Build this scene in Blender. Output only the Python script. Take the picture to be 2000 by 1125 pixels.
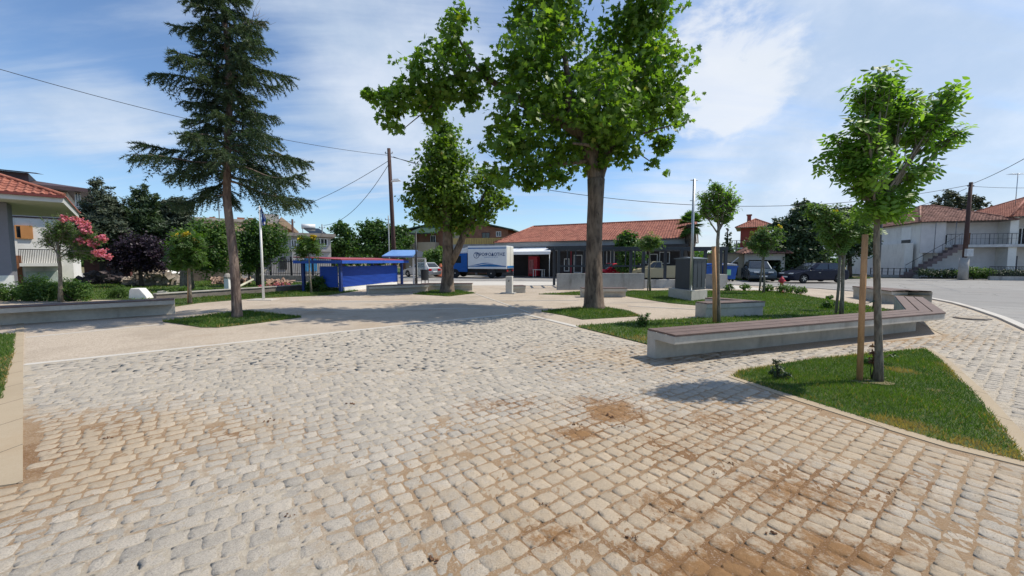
import bpy, bmesh, math, random
import numpy as np
from mathutils import Vector, Matrix
for o in list(bpy.data.objects): bpy.data.objects.remove(o)
S = bpy.context.scene
R = math.radians
random.seed(7); rng = np.random.default_rng(7)
# ------------------------------------------------------------------ camera
FPX, CAMZ, HOR = 760.0, 1.6, 510.0
PITCH = math.atan((562.5-HOR)/FPX)
cd = bpy.data.cameras.new('camera'); cam = bpy.data.objects.new('camera', cd); S.collection.objects.link(cam)
cam.location = (0, 0, CAMZ); cam.rotation_euler = (R(90)-PITCH, 0, 0)
cd.sensor_width = 36; cd.lens = 36*FPX/2000; cd.clip_start = 0.05; cd.clip_end = 3000
S.camera = cam
# ------------------------------------------------------------------ light
SUN_AZ = Vector((0.985, 0.17, 0)).normalized(); SUN_EL = R(55)
sd = Vector((SUN_AZ.x*math.cos(SUN_EL), SUN_AZ.y*math.cos(SUN_EL), math.sin(SUN_EL)))
sl = bpy.data.lights.new('sun', 'SUN'); sl.energy = 4.0; sl.angle = R(0.6); sl.color = (1, 0.93, 0.81)
so = bpy.data.objects.new('sun', sl); S.collection.objects.link(so)
so.rotation_euler = sd.to_track_quat('Z', 'Y').to_euler()
W = bpy.data.worlds.new('World'); S.world = W; W.use_nodes = True
nt = W.node_tree; nt.nodes.clear()
def N(t, ty, **k):
    n = t.nodes.new(ty)
    for a, b in k.items(): setattr(n, a, b)
    return n
def mth(t, op, a, b=None, clamp=False):
    n = N(t, 'ShaderNodeMath', operation=op, use_clamp=clamp)
    for i, v in enumerate((a, b)):
        if v is None: continue
        if isinstance(v, (int, float)): n.inputs[i].default_value = v
        else: t.links.new(v, n.inputs[i])
    return n.outputs[0]
def ramp(t, fac, lo, hi):
    n = N(t, 'ShaderNodeMapRange', interpolation_type='SMOOTHSTEP'); t.links.new(fac, n.inputs[0])
    n.inputs[1].default_value = lo; n.inputs[2].default_value = hi; return n.outputs[0]
def mixc(t, fac, a, b, mode='MIX'):
    n = N(t, 'ShaderNodeMix', data_type='RGBA', blend_type=mode)
    for i, v in ((0, fac), (6, a), (7, b)):
        if isinstance(v, (int, float)): n.inputs[i].default_value = v
        elif isinstance(v, tuple): n.inputs[i].default_value = (*v, 1)
        else: t.links.new(v, n.inputs[i])
    return n.outputs[2]
def noise(t, vec, scale, detail=4, rough=.55, dist=0.0):
    n = N(t, 'ShaderNodeTexNoise'); n.inputs['Scale'].default_value = scale; n.inputs['Detail'].default_value = detail
    n.inputs['Roughness'].default_value = rough; n.inputs['Distortion'].default_value = dist
    if vec is not None: t.links.new(vec, n.inputs['Vector'])
    return n.outputs['Fac']
def vmap(t, vec, scale=(1,1,1), loc=(0,0,0), rot=(0,0,0)):
    n = N(t, 'ShaderNodeMapping'); n.inputs['Scale'].default_value = scale; n.inputs['Location'].default_value = loc
    n.inputs['Rotation'].default_value = rot; t.links.new(vec, n.inputs['Vector']); return n.outputs[0]
def ray(u, v):
    dx = (u-1000)/FPX; dy = (562.5-v)/FPX
    return Vector((dx, math.cos(PITCH)+dy*math.sin(PITCH), -math.sin(PITCH)+dy*math.cos(PITCH)))
sky = N(nt, 'ShaderNodeTexSky', sky_type='NISHITA', sun_disc=False, sun_elevation=SUN_EL,
        sun_rotation=math.atan2(SUN_AZ.x, SUN_AZ.y), air_density=1.0, dust_density=0.6, ozone_density=1.6)
tc = N(nt, 'ShaderNodeTexCoord'); sx = N(nt, 'ShaderNodeSeparateXYZ'); nt.links.new(tc.outputs['Generated'], sx.inputs[0])
zz = mth(nt, 'ADD', mth(nt, 'MAXIMUM', sx.outputs[2], 0.0), 0.16)
cx = N(nt, 'ShaderNodeCombineXYZ')
nt.links.new(mth(nt, 'DIVIDE', sx.outputs[0], zz), cx.inputs[0]); nt.links.new(mth(nt, 'DIVIDE', sx.outputs[1], zz), cx.inputs[1])
v1 = vmap(nt, cx.outputs[0], (0.55, 0.9, 1), (3.1, 1.7, 0), (0, 0, R(35)))
n1 = noise(nt, v1, 1.0, 9, .52, 0.5)
v2 = vmap(nt, cx.outputs[0], (0.7, 3.6, 1), (9, 4, 0), (0, 0, R(-28)))
n2 = noise(nt, v2, 1.3, 7, .58, 0.4)
dens = mth(nt, 'ADD', mth(nt, 'MULTIPLY', n1, .58), mth(nt, 'MULTIPLY', n2, .42))
def lump(u, v, size, amt):       # a broad bank of cloud in one part of the sky
    d = ray(u, v).normalized(); vm = N(nt, 'ShaderNodeVectorMath', operation='DOT_PRODUCT')
    nt.links.new(tc.outputs['Generated'], vm.inputs[0]); vm.inputs[1].default_value = d
    return mth(nt, 'MULTIPLY', ramp(nt, vm.outputs['Value'], math.cos(size), 1.0), amt)
for a in ((660, 90, .45, .12), (900, 40, .5, .10), (1650, 120, .6, .11), (1450, 300, .5, .10), (1900, 330, .5, .07), (60, 160, .3, .03),
          (70, 190, .16, .10), (250, 262, .12, .10), (250, 40, .35, -.07), (620, 300, .3, -.06), (1380, 0, .25, -.10), (200, 330, .35, -.04), (1120, 380, .3, -.05)):
    dens = mth(nt, 'ADD', dens, lump(*a))
cf = ramp(nt, dens, 0.45, 0.72)
v3 = vmap(nt, tc.outputs['Generated'], (1, 1, 1.6), (.3, .2, .1))
n3 = noise(nt, v3, 8.0, 9, .6, .3)
puff = mth(nt, 'ADD', mth(nt, 'MULTIPLY', n3, .9), mth(nt, 'ADD', lump(1400, 110, .20, .30), lump(1480, 300, .34, .20)))
pf = mth(nt, 'MULTIPLY', ramp(nt, puff, .66, .86), .75)
shade = noise(nt, vmap(nt, tc.outputs['Generated'], (1, 1, 1.5)), 4.0, 6, .6)
cloudc = mixc(nt, ramp(nt, shade, .3, .75), (3.6, 4.4, 5.5), (5.5, 5.95, 6.6))
skyb = mixc(nt, 1.0, sky.outputs[0], (.84, .97, 1.10), 'MULTIPLY')
col = mixc(nt, mth(nt, 'MULTIPLY', cf, .8), skyb, cloudc)
col = mixc(nt, pf, col, (5.9, 6.15, 6.5))
bg = N(nt, 'ShaderNodeBackground'); nt.links.new(col, bg.inputs[0]); bg.inputs[1].default_value = 0.125
wo = N(nt, 'ShaderNodeOutputWorld'); nt.links.new(bg.outputs[0], wo.inputs[0])
S.view_settings.view_transform = 'Standard'; S.view_settings.look = 'None'; S.view_settings.exposure = 0.27; S.view_settings.gamma = 1
S.render.engine = 'CYCLES'
# ------------------------------------------------------------------ pixel <-> world calibration
def G(u, v, z=0.0):
    d = ray(u, v); t = (z-CAMZ)/d.z; return Vector((d.x*t, d.y*t, z))
def P(u, v, D):
    d = ray(u, v); t = D/d.y; return Vector((d.x*t, D, CAMZ+d.z*t))
def GD(u, D): return Vector(((u-1000)/FPX*D*1.0, D, 0))
# ------------------------------------------------------------------ mesh helpers
def tag(o, label=None, cat=None, group=None, kind=None):
    for k, v in (('label', label), ('category', cat), ('group', group), ('kind', kind)):
        if v: o[k] = v
    return o
def empty(name, loc, rz=0, label=None, cat=None, group=None):
    o = bpy.data.objects.new(name, None); S.collection.objects.link(o); o.empty_display_size = .2
    o.location = loc; o.rotation_euler = (0, 0, rz); return tag(o, label, cat, group)
def copy_tree(o, parent=None):
    c = o.copy(); S.collection.objects.link(c)
    if parent: c.parent = parent
    for ch in o.children: copy_tree(ch, c)
    return c
class MB:
    def __init__(s): s.v = []; s.f = []; s.sm = []
    def add(s, vs, fs, smooth=False):
        b = len(s.v); s.v += [tuple(p) for p in vs]
        for f in fs: s.f.append(tuple(b+i for i in f)); s.sm.append(smooth)
        return s
    def box(s, x0, x1, y0, y1, z0, z1, M=None, bev=0):
        vs = [Vector((x, y, z)) for z in (z0, z1) for y in (y0, y1) for x in (x0, x1)]
        if M is not None: vs = [M @ p for p in vs]
        return s.add(vs, [(0,2,3,1), (4,5,7,6), (0,1,5,4), (2,6,7,3), (0,4,6,2), (1,3,7,5)])
    def prism(s, poly, z0, z1, M=None):
        n = len(poly); vs = [Vector((p[0], p[1], z0)) for p in poly]+[Vector((p[0], p[1], z1)) for p in poly]
        if M is not None: vs = [M @ p for p in vs]
        return s.add(vs, [tuple(range(n))[::-1], tuple(range(n, 2*n))]+[(i, (i+1) % n, n+(i+1) % n, n+i) for i in range(n)])
    def xprism(s, poly, y0, y1, ins=0.0, zref=None):       # polygon in xz, extruded along y
        n = len(poly); vs = [Vector((p[0], y0, p[1])) for p in poly]+[Vector((p[0], y1, p[1])) for p in poly]
        return s.add(vs, [tuple(range(n)), tuple(range(n, 2*n))[::-1]]+[((i+1) % n, i, n+i, n+(i+1) % n) for i in range(n)])
    def tube(s, pts, rad, seg=8, smooth=True, cap=True, wob=0.0):
        pts = [Vector(p) for p in pts]; n = len(pts)
        if isinstance(rad, (int, float)): rad = [rad]*n
        vs = []; t0 = None
        for i, p in enumerate(pts):
            t = (pts[min(i+1, n-1)]-pts[max(i-1, 0)]).normalized()
            if t0 is None:
                a = Vector((1, 0, 0)) if abs(t.x) < .9 else Vector((0, 1, 0)); ax = (a-t*a.dot(t)).normalized()
            else: ax = (ax-t*ax.dot(t)).normalized()
            t0 = t; bx = t.cross(ax)
            for k in range(seg):
                a = 2*math.pi*k/seg; r = rad[i]*(1+wob*(random.random()-.5)+wob*.6*math.sin(3*a+i*.2))
                vs.append(p+ax*(r*math.cos(a))+bx*(r*math.sin(a)))
        fs = [(i*seg+k, i*seg+(k+1) % seg, (i+1)*seg+(k+1) % seg, (i+1)*seg+k) for i in range(n-1) for k in range(seg)]
        s.add(vs, fs, smooth)
        if cap:
            b = len(s.v)-n*seg; s.f.append(tuple(b+k for k in range(seg))[::-1]); s.sm.append(False)
            b = len(s.v)-seg; s.f.append(tuple(b+k for k in range(seg))); s.sm.append(False)
        return s
    def lathe(s, prof, c=(0,0,0), seg=16, axis='z'):
        vs = []
        for r, h in prof:
            for k in range(seg):
                a = 2*math.pi*k/seg
                p = (r*math.cos(a), r*math.sin(a), h) if axis == 'z' else (r*math.cos(a), h, r*math.sin(a))
                vs.append((p[0]+c[0], p[1]+c[1], p[2]+c[2]))
        n = len(prof)
        fs = [(i*seg+k, i*seg+(k+1) % seg, (i+1)*seg+(k+1) % seg, (i+1)*seg+k) for i in range(n-1) for k in range(seg)]
        fs += [tuple(range(seg))[::-1], tuple((n-1)*seg+k for k in range(seg))]
        return s.add(vs, fs, False)
    def build(s, name, m, parent=None, bevel=0, smooth=None):
        me = bpy.data.meshes.new(name); me.from_pydata(s.v, [], s.f)
        me.polygons.foreach_set('use_smooth', s.sm if smooth is None else [smooth]*len(s.f))
        me.materials.append(m)
        if bevel:
            bm = bmesh.new(); bm.from_mesh(me)
            bmesh.ops.remove_doubles(bm, verts=bm.verts, dist=1e-5)
            bmesh.ops.recalc_face_normals(bm, faces=bm.faces)
            es = [e for e in bm.edges if len(e.link_faces) == 2 and e.calc_face_angle(0) > .5]
            bmesh.ops.bevel(bm, geom=es, offset=bevel, segments=2, affect='EDGES', clamp_overlap=True, profile=.6)
            bm.to_mesh(me); bm.free()
        else: me.validate()
        o = bpy.data.objects.new(name, me); S.collection.objects.link(o)
        if parent is not None: o.parent = parent
        return o
def npmesh(name, V, F, m, parent=None, tint=None, smooth=False):
    """V (n,3), F (k,4 or 3) arrays; tint (n,) float attribute"""
    me = bpy.data.meshes.new(name); V = np.asarray(V, np.float32); F = np.asarray(F, np.int32)
    me.vertices.add(len(V)); me.vertices.foreach_set('co', V.ravel())
    k = F.shape[1]; me.loops.add(F.size); me.loops.foreach_set('vertex_index', F.ravel())
    me.polygons.add(len(F)); me.polygons.foreach_set('loop_start', np.arange(0, F.size, k, dtype=np.int32))
    me.polygons.foreach_set('loop_total', np.full(len(F), k, np.int32))
    me.update(calc_edges=True)
    if smooth: me.polygons.foreach_set('use_smooth', np.ones(len(F), bool))
    if tint is not None:
        a = me.attributes.new('tint', 'FLOAT', 'POINT'); a.data.foreach_set('value', np.asarray(tint, np.float32))
    me.materials.append(m)
    o = bpy.data.objects.new(name, me); S.collection.objects.link(o)
    if parent is not None: o.parent = parent
    return o
def inpoly(x, y, poly):
    x = np.asarray(x); y = np.asarray(y); ins = np.zeros(x.shape, bool); n = len(poly)
    for i in range(n):
        x0, y0 = poly[i][0], poly[i][1]; x1, y1 = poly[(i+1) % n][0], poly[(i+1) % n][1]
        c = ((y0 > y) != (y1 > y)); ins ^= c & (x < (x1-x0)*(y-y0)/((y1-y0) if y1 != y0 else 1e-9)+x0)
    return ins
def edgedist(x, y, poly):
    d = np.full(np.shape(x), 1e9); n = len(poly)
    for i in range(n):
        a = np.array(poly[i][:2]); b = np.array(poly[(i+1) % n][:2]); ab = b-a
        t = np.clip(((x-a[0])*ab[0]+(y-a[1])*ab[1])/max(ab@ab, 1e-9), 0, 1)
        d = np.minimum(d, np.hypot(x-a[0]-t*ab[0], y-a[1]-t*ab[1]))
    return d
# ------------------------------------------------------------------ materials
def newmat(name):
    m = bpy.data.materials.new(name); m.use_nodes = True; t = m.node_tree
    b = t.nodes['Principled BSDF']; return m, t, b
def bump(t, b, h, strength=.3, dist=.02):
    n = N(t, 'ShaderNodeBump'); n.inputs['Strength'].default_value = strength; n.inputs['Distance'].default_value = dist
    t.links.new(h, n.inputs['Height']); t.links.new(n.outputs[0], b.inputs['Normal'])
def mat(name, rgb, rough=.8, var=.25, scale=2.5, bmp=0, bscale=40, metal=0, dirt=None, stretch=(1,1,1), spec=.4):
    m, t, b = newmat(name); tcn = N(t, 'ShaderNodeTexCoord'); v = vmap(t, tcn.outputs['Object'], stretch)
    f = noise(t, v, scale, 6, .6); f2 = noise(t, v, scale*9, 4, .6)
    lo = tuple(max(0, c*(1-var)) for c in rgb); hi = tuple(min(1, c*(1+var)) for c in rgb)
    c = mixc(t, ramp(t, mth(t, 'ADD', mth(t, 'MULTIPLY', f, .65), mth(t, 'MULTIPLY', f2, .35)), .3, .7), lo, hi)
    if dirt:
        g = noise(t, vmap(t, tcn.outputs['Object'], (1.3, 1.3, .35)), 1.7, 6, .65)
        c = mixc(t, mth(t, 'MULTIPLY', ramp(t, g, .5, .75), dirt[1]), c, dirt[0])
    t.links.new(c, b.inputs['Base Color']); b.inputs['Roughness'].default_value = rough; b.inputs['Metallic'].default_value = metal
    b.inputs['Specular IOR Level'].default_value = spec
    if bmp: bump(t, b, noise(t, v, bscale, 5, .6), bmp, .01)
    return m
def glassmat(name, rgb=(.02,.025,.03), rough=.05):
    m, t, b = newmat(name); b.inputs['Base Color'].default_value = (*rgb, 1); b.inputs['Roughness'].default_value = rough
    b.inputs['Specular IOR Level'].default_value = .7; return m
def leafmat(name, dark, light, trans=.4, rough=.5, yellow=None):
    m, t, b = newmat(name); a = N(t, 'ShaderNodeAttribute', attribute_name='tint')
    c = mixc(t, a.outputs['Fac'], dark, light)
    if yellow: c = mixc(t, ramp(t, a.outputs['Fac'], .93, 1.0), c, yellow)
    t.links.new(c, b.inputs['Base Color']); b.inputs['Roughness'].default_value = rough; b.inputs['Specular IOR Level'].default_value = .35
    tr = N(t, 'ShaderNodeBsdfTranslucent'); c2 = mixc(t, 1.0, c, (1.5, 1.7, .5), 'MULTIPLY'); t.links.new(c2, tr.inputs[0])
    mx = N(t, 'ShaderNodeMixShader'); mx.inputs[0].default_value = trans
    t.links.new(b.outputs[0], mx.inputs[1]); t.links.new(tr.outputs[0], mx.inputs[2])
    t.links.new(mx.outputs[0], t.nodes['Material Output'].inputs[0]); return m
def barkmat(name, c1, c2, sc=1.0):
    m, t, b = newmat(name); tcn = N(t, 'ShaderNodeTexCoord'); v = vmap(t, tcn.outputs['Object'], (7*sc, 7*sc, 1.6*sc))
    f = noise(t, v, 1.6, 8, .65, .6); f2 = noise(t, tcn.outputs['Object'], 1.3, 3)
    c = mixc(t, ramp(t, f, .35, .65), c1, c2); c = mixc(t, mth(t, 'MULTIPLY', ramp(t, f2, .45, .7), .4), c, tuple(x*1.5 for x in c2))
    t.links.new(c, b.inputs['Base Color']); b.inputs['Roughness'].default_value = .9; bump(t, b, f, .9, .05); return m
conc = mat('concrete', (.46,.425,.365), .85, .16, 1.2, .25, 60, dirt=((.23,.20,.16), .65))
concd = mat('concrete_wall', (.34,.335,.32), .85, .18, 1.2, .25, 60, dirt=((.17,.16,.145), .75))
wpc = mat('composite_plank', (.135,.088,.072), .65, .22, 5, .2, 60, stretch=(1,1,1))
blackm = mat('black_metal', (.018,.02,.024), .45, .2); anth = mat('anthracite_metal', (.028,.036,.048), .45, .15)
whitem = mat('white_paint', (.74,.74,.72), .5, .06); silver = mat('galvanised_steel', (.42,.44,.45), .4, .1, metal=.7)
glass = glassmat('dark_glass'); chrome = mat('bare_alloy', (.5,.5,.5), .3, .05, metal=.8)
rubber = mat('rubber', (.02,.02,.02), .85, .2)
treated = mat('wooden_stake', (.46,.25,.115), .8, .3, 4, .3, 30, stretch=(6,6,1))
poleW = mat('utility_pole_wood', (.07,.038,.032), .85, .3, 3, .4, 30, stretch=(6,6,.6))
dead = mat('dead_wood', (.2,.18,.15), .9, .3, 3, .5, 20)
whitewall = mat('white_plaster', (.72,.71,.67), .9, .07, .8, .15, 30, dirt=((.34,.33,.3), .4))
greywall = mat('grey_plaster', (.2,.2,.235), .9, .06, .8)
darkroof = mat('dark_roof', (.08,.05,.052), .6, .3, 2)
def roofmat(name, a, b_):
    m, t, b = newmat(name); tcn = N(t, 'ShaderNodeTexCoord'); v = tcn.outputs['Object']
    vo = N(t, 'ShaderNodeTexVoronoi'); vo.inputs['Scale'].default_value = 3.2; t.links.new(v, vo.inputs['Vector'])
    s = N(t, 'ShaderNodeSeparateColor'); t.links.new(vo.outputs['Color'], s.inputs[0])
    c = mixc(t, s.outputs[0], a, b_); c = mixc(t, mth(t, 'MULTIPLY', ramp(t, noise(t, v, 1.1, 5), .45, .75), .5), c, tuple(x*.45 for x in a))
    t.links.new(c, b.inputs['Base Color']); b.inputs['Roughness'].default_value = .85; return m
redtile = roofmat('terracotta_tile', (.23,.07,.045), (.37,.14,.09))
oldtile = roofmat('weathered_tile', (.17,.075,.055), (.36,.19,.14))
# ------------------------------------------------------------------ GROUND
def stain_nodes(t, vec, spots, nscale=1.6, amt=.9, lo=.42, hi=.75, fineamt=.5):
    sxx = N(t, 'ShaderNodeSeparateXYZ'); t.links.new(vec, sxx.inputs[0]); acc = None
    for (u, v, rx, ry, w) in spots:
        c = G(u, v)
        dx = mth(t, 'DIVIDE', mth(t, 'SUBTRACT', sxx.outputs[0], c.x), rx); dy = mth(t, 'DIVIDE', mth(t, 'SUBTRACT', sxx.outputs[1], c.y), ry)
        d = mth(t, 'SQRT', mth(t, 'ADD', mth(t, 'MULTIPLY', dx, dx), mth(t, 'MULTIPLY', dy, dy)))
        g = mth(t, 'MULTIPLY', mth(t, 'SUBTRACT', 1.0, ramp(t, d, 0, 1)), w)
        acc = g if acc is None else mth(t, 'MAXIMUM', acc, g)
    nn = mth(t, 'ADD', mth(t, 'MULTIPLY', noise(t, vec, nscale, 8, .68, .6), .75), mth(t, 'MULTIPLY', noise(t, vec, nscale*9, 9, .78), fineamt))
    return ramp(t, mth(t, 'ADD', mth(t, 'MULTIPLY', acc, .45), nn), lo+fineamt*.5, hi+fineamt*.5)
MUD = [(1190,800,.9,.9,.95), (1130,850,.5,.35,1.0), (1330,880,1.4,.9,.6), (1550,960,1.3,.8,.8), (1450,1110,1.2,.5,1.0), (1640,1080,.8,.4,.9), (1760,950,.5,.5,.6),
       (200,840,1.5,.7,.45), (20,900,1.1,.8,.6), (480,850,1.3,.4,.4), (1000,790,1.2,.7,.6), (1400,830,1.6,.8,.62), (1320,1000,1.3,.6,.6), (1090,1050,.6,.35,.75), (1240,1080,.5,.3,.7), (1190,690,.6,.7,.55), (1560,700,1.5,.6,.35)]
SAND = [(1300,950,3.2,2.6,.95), (1600,850,3.0,2.4,.75), (60,900,2.6,2.0,.95), (300,850,2.4,1.0,.6), (1200,700,2.2,2.0,.5), (1700,660,4,1.5,.6)]
def sett_mat(name, joint):
    m, t, b = newmat(name); tcn = N(t, 'ShaderNodeTexCoord'); o = tcn.outputs['Object']
    fine = noise(t, o, 95, 5, .75); mid = noise(t, o, 14, 5, .6)
    if joint:
        c = mixc(t, ramp(t, mid, .3, .7), (.37,.32,.25), (.49,.425,.335))
        sand = stain_nodes(t, o, SAND, 1.1, lo=.36, hi=.62)
        c = mixc(t, mth(t, 'MULTIPLY', sand, .85), c, (.29,.18,.09))
        mud = stain_nodes(t, o, MUD, 2.4, lo=.46, hi=.70, fineamt=.5)
        c = mixc(t, mth(t, 'MULTIPLY', mud, .85), c, (.19,.095,.036))
        c = mixc(t, mth(t, 'MULTIPLY', ramp(t, fine, .52, .7), .5), c, (.6,.56,.5))
    else:
        a = N(t, 'ShaderNodeAttribute', attribute_name='tint')
        c = mixc(t, a.outputs['Fac'], (.31,.28,.235), (.52,.455,.37))
        c = mixc(t, mth(t, 'MULTIPLY', ramp(t, noise(t, o, 22, 6, .7), .45, .7), .38), c, (.54,.48,.40))
        c = mixc(t, mth(t, 'MULTIPLY', ramp(t, fine, .48, .62), .6), c, (.21,.195,.18))
        c = mixc(t, mth(t, 'MULTIPLY', ramp(t, noise(t, o, 210, 3, .8), .5, .62), .4), c, (.62,.58,.52))
        big = noise(t, o, .55, 4, .6)
        c = mixc(t, mth(t, 'MULTIPLY', ramp(t, big, .45, .7), .25), c, (.33,.305,.28))
        sand = stain_nodes(t, o, SAND, 1.3, lo=.42, hi=.74)
        c = mixc(t, mth(t, 'MULTIPLY', sand, .5), c, (.46,.33,.19))
        mud = stain_nodes(t, o, MUD, 3.2, lo=.58, hi=.80, fineamt=.7)
        c = mixc(t, mth(t, 'MULTIPLY', mud, .9), c, (.25,.13,.048))
    t.links.new(c, b.inputs['Base Color']); b.inputs['Roughness'].default_value = .9; b.inputs['Specular IOR Level'].default_value = .2
    h = mth(t, 'ADD', mth(t, 'MULTIPLY', fine, .8), mth(t, 'MULTIPLY', noise(t, o, 34, 8, .75), 1.3))
    bump(t, b, h, .9, .010); return m
def slabmat(name, a, b_, sc=140, peb=.6, big=.35, bs=.5, stain=(.3,.2,.11), st=.35):
    m, t, b = newmat(name); tcn = N(t, 'ShaderNodeTexCoord'); o = tcn.outputs['Object']
    vo = N(t, 'ShaderNodeTexVoronoi'); vo.inputs['Scale'].default_value = sc; t.links.new(o, vo.inputs['Vector'])
    s = N(t, 'ShaderNodeSeparateColor'); t.links.new(vo.outputs['Color'], s.inputs[0])
    c = mixc(t, mth(t, 'MULTIPLY', s.outputs[0], peb), a, b_)
    c = mixc(t, mth(t, 'MULTIPLY', ramp(t, noise(t, o, .7, 6, .65), .42, .7), big), c, tuple(x*.75 for x in a))
    c = mixc(t, mth(t, 'MULTIPLY', ramp(t, noise(t, vmap(t, o, (1,1,1), (5,3,0)), .45, 7, .7), .5, .75), st), c, stain)
    t.links.new(c, b.inputs['Base Color']); b.inputs['Roughness'].default_value = .9; b.inputs['Specular IOR Level'].default_value = .2
    bump(t, b, vo.outputs['Distance'], bs, .004); return m
aggm = slabmat('exposed_aggregate', (.33,.27,.205), (.56,.48,.39), 75, .85, .45, .6, st=.5)
kerbm = slabmat('kerb_concrete', (.37,.295,.2), (.44,.37,.28), 200, .5, .3, .2, (.32,.22,.12), .55)
def add_joints(m, sp, w, col=(.13,.10,.07), ax=0):
    t = m.node_tree; b = t.nodes['Principled BSDF']; c = b.inputs['Base Color'].links[0].from_socket; o = N(t, 'ShaderNodeTexCoord').outputs['Object']; q = N(t, 'ShaderNodeSeparateXYZ'); t.links.new(o, q.inputs[0])
    wob = mth(t, 'MULTIPLY', noise(t, o, 30, 3), .01); f = mth(t, 'FRACT', mth(t, 'DIVIDE', mth(t, 'ADD', q.outputs[ax], wob), sp)); k = mth(t, 'LESS_THAN', f, w/sp)
    t.links.new(mixc(t, k, c, col), b.inputs['Base Color'])
add_joints(kerbm, .71, .011)
palem = slabmat('pale_concrete', (.5,.47,.42), (.58,.55,.5), 150, .5, .25, .2)
def roadmat():
    m = slabmat('asphalt', (.26,.25,.235), (.33,.32,.30), 60, .7, .35, .4, (.3,.26,.22), .4); t = m.node_tree; b = t.nodes['Principled BSDF']; o = N(t, 'ShaderNodeTexCoord').outputs['Object']
    c = b.inputs['Base Color'].links[0].from_socket; ds = N(t, 'ShaderNodeVectorMath', operation='ADD'); t.links.new(o, ds.inputs[0])
    nn = N(t, 'ShaderNodeTexNoise'); nn.inputs['Scale'].default_value = 1.2; nn.inputs['Detail'].default_value = 6; t.links.new(o, nn.inputs['Vector']); t.links.new(nn.outputs['Color'], ds.inputs[1])
    vo = N(t, 'ShaderNodeTexVoronoi', feature='DISTANCE_TO_EDGE'); vo.inputs['Scale'].default_value = .22; t.links.new(ds.outputs[0], vo.inputs['Vector'])
    cr = mth(t, 'SUBTRACT', 1.0, ramp(t, vo.outputs['Distance'], .002, .012)); c = mixc(t, mth(t, 'MULTIPLY', cr, .6), c, (.09,.085,.08))
    v2_ = N(t, 'ShaderNodeTexVoronoi'); v2_.inputs['Scale'].default_value = .12; t.links.new(vmap(t, ds.outputs[0], (1,2.4,1)), v2_.inputs['Vector']); sc_ = N(t, 'ShaderNodeSeparateColor'); t.links.new(v2_.outputs['Color'], sc_.inputs[0])
    c = mixc(t, mth(t, 'MULTIPLY', ramp(t, sc_.outputs[0], .55, .6), .22), c, (.15,.145,.14)); t.links.new(c, b.inputs['Base Color']); return m
asph = roadmat()
soil = slabmat('dry_soil', (.16,.13,.07), (.2,.17,.09), 20, .7, .6, .5, (.07,.11,.03), .8)
def lawnmat(name):
    m, t, b = newmat(name); o = N(t, 'ShaderNodeTexCoord').outputs['Object']
    c = mixc(t, ramp(t, noise(t, o, 3, 6, .65), .3, .7), (.035,.07,.012), (.085,.12,.025))
    c = mixc(t, mth(t, 'MULTIPLY', ramp(t, noise(t, o, 1.1, 6, .7), .58, .72), .7), c, (.24,.16,.06))
    t.links.new(c, b.inputs['Base Color']); b.inputs['Roughness'].default_value = .95; bump(t, b, noise(t, o, 60, 4), .8, .03); return m
lawnm = lawnmat('lawn_base')
def sheet(name, poly, z, m, thick=0.0, kind='structure'):
    mb = MB()
    if thick: mb.prism([(p[0], p[1]) for p in poly], z-thick, z)
    else: mb.add([(p[0], p[1], z) for p in poly], [tuple(range(len(poly)))])
    o = mb.build(name, m); me = o.data
    bm = bmesh.new(); bm.from_mesh(me); bmesh.ops.triangulate(bm, faces=[f for f in bm.faces if len(f.verts) > 4]); bmesh.ops.recalc_face_normals(bm, faces=bm.faces)
    for f in bm.faces:
        if not thick and f.normal.z < 0: f.normal_flip()
    bm.to_mesh(me); bm.free()
    return tag(o, kind=kind)
sheet('ground', [(-900,-200), (900,-200), (900,1500), (-900,1500)], -.06, soil)
kerbline = [G(560,551.5), G(800,549.5), G(1000,549), G(1250,551), G(1420,556), G(1600,564), G(1751,576), G(1810,583), G(1860,593), G(1900,604.5), G(1950,622), G(2000,645)]
kerbline += [Vector((9.6,6.2,0)), Vector((8.0,3,0)), Vector((7,-1,0)), Vector((6.5,-6,0))]
road = [(-60,33)]+[(p.x, p.y) for p in kerbline]+[(70,-6), (90,30), (75,33), (48,34.0), (40,37.5), (27,36.5), (22,34.8), (12,41), (-2,45), (-60,62)]
sheet('road', road, -.045, asph)
# kerb as a real step along the road
def offs(pts, d):
    out = []; n = len(pts)
    for i in range(n):
        a = pts[max(i-1, 0)]; b = pts[min(i+1, n-1)]; p = pts[i]
        t = Vector((b[0]-a[0], b[1]-a[1])).normalized(); nn = Vector((-t.y, t.x))
        k = 1.0
        if 0 < i < n-1:
            t1 = Vector((p[0]-a[0], p[1]-a[1])).normalized(); k = 1/max(.4, abs(t1.dot(t)))
        out.append((p[0]+nn.x*d*k, p[1]+nn.y*d*k))
    return out
kl = [(p.x, p.y) for p in kerbline]
def strip(mb, pts, d0, d1, z0, z1):
    a = offs(pts, d0); b = offs(pts, d1); n = len(pts)
    vs = [(x, y, z) for z in (z0, z1) for L in (a, b) for x, y in L]
    f = []
    for i in range(n-1):
        f += [(2*n+i, 2*n+i+1, 3*n+i+1, 3*n+i), (i, i+1, 2*n+i+1, 2*n+i), (n+i+1, n+i, 3*n+i, 3*n+i+1), (i+1, i, n+i, n+i+1)]
    f += [(0, 2*n, 3*n, n), (n-1, 2*n-1, 4*n-1, 3*n-1)]
    mb.add(vs, f)
mb = MB(); strip(mb, kl, -.02, .16, -.06, .05)
tag(mb.build('road_kerb', palem), kind='structure')
lawnpoly_tip = G(1125,637)
BA0, BA1, BA2 = G(1318,654,.48), G(1846,610,.48), G(1801,580,.48)
plaza = [(-22,9.5), (-34,22), (-30,33), (-22,29.3)]+kl[1:]+[(-8,-6), (-14,-4), (-22,4)]
sheet('aggregate_paving', plaza, 0.0, aggm)
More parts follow.
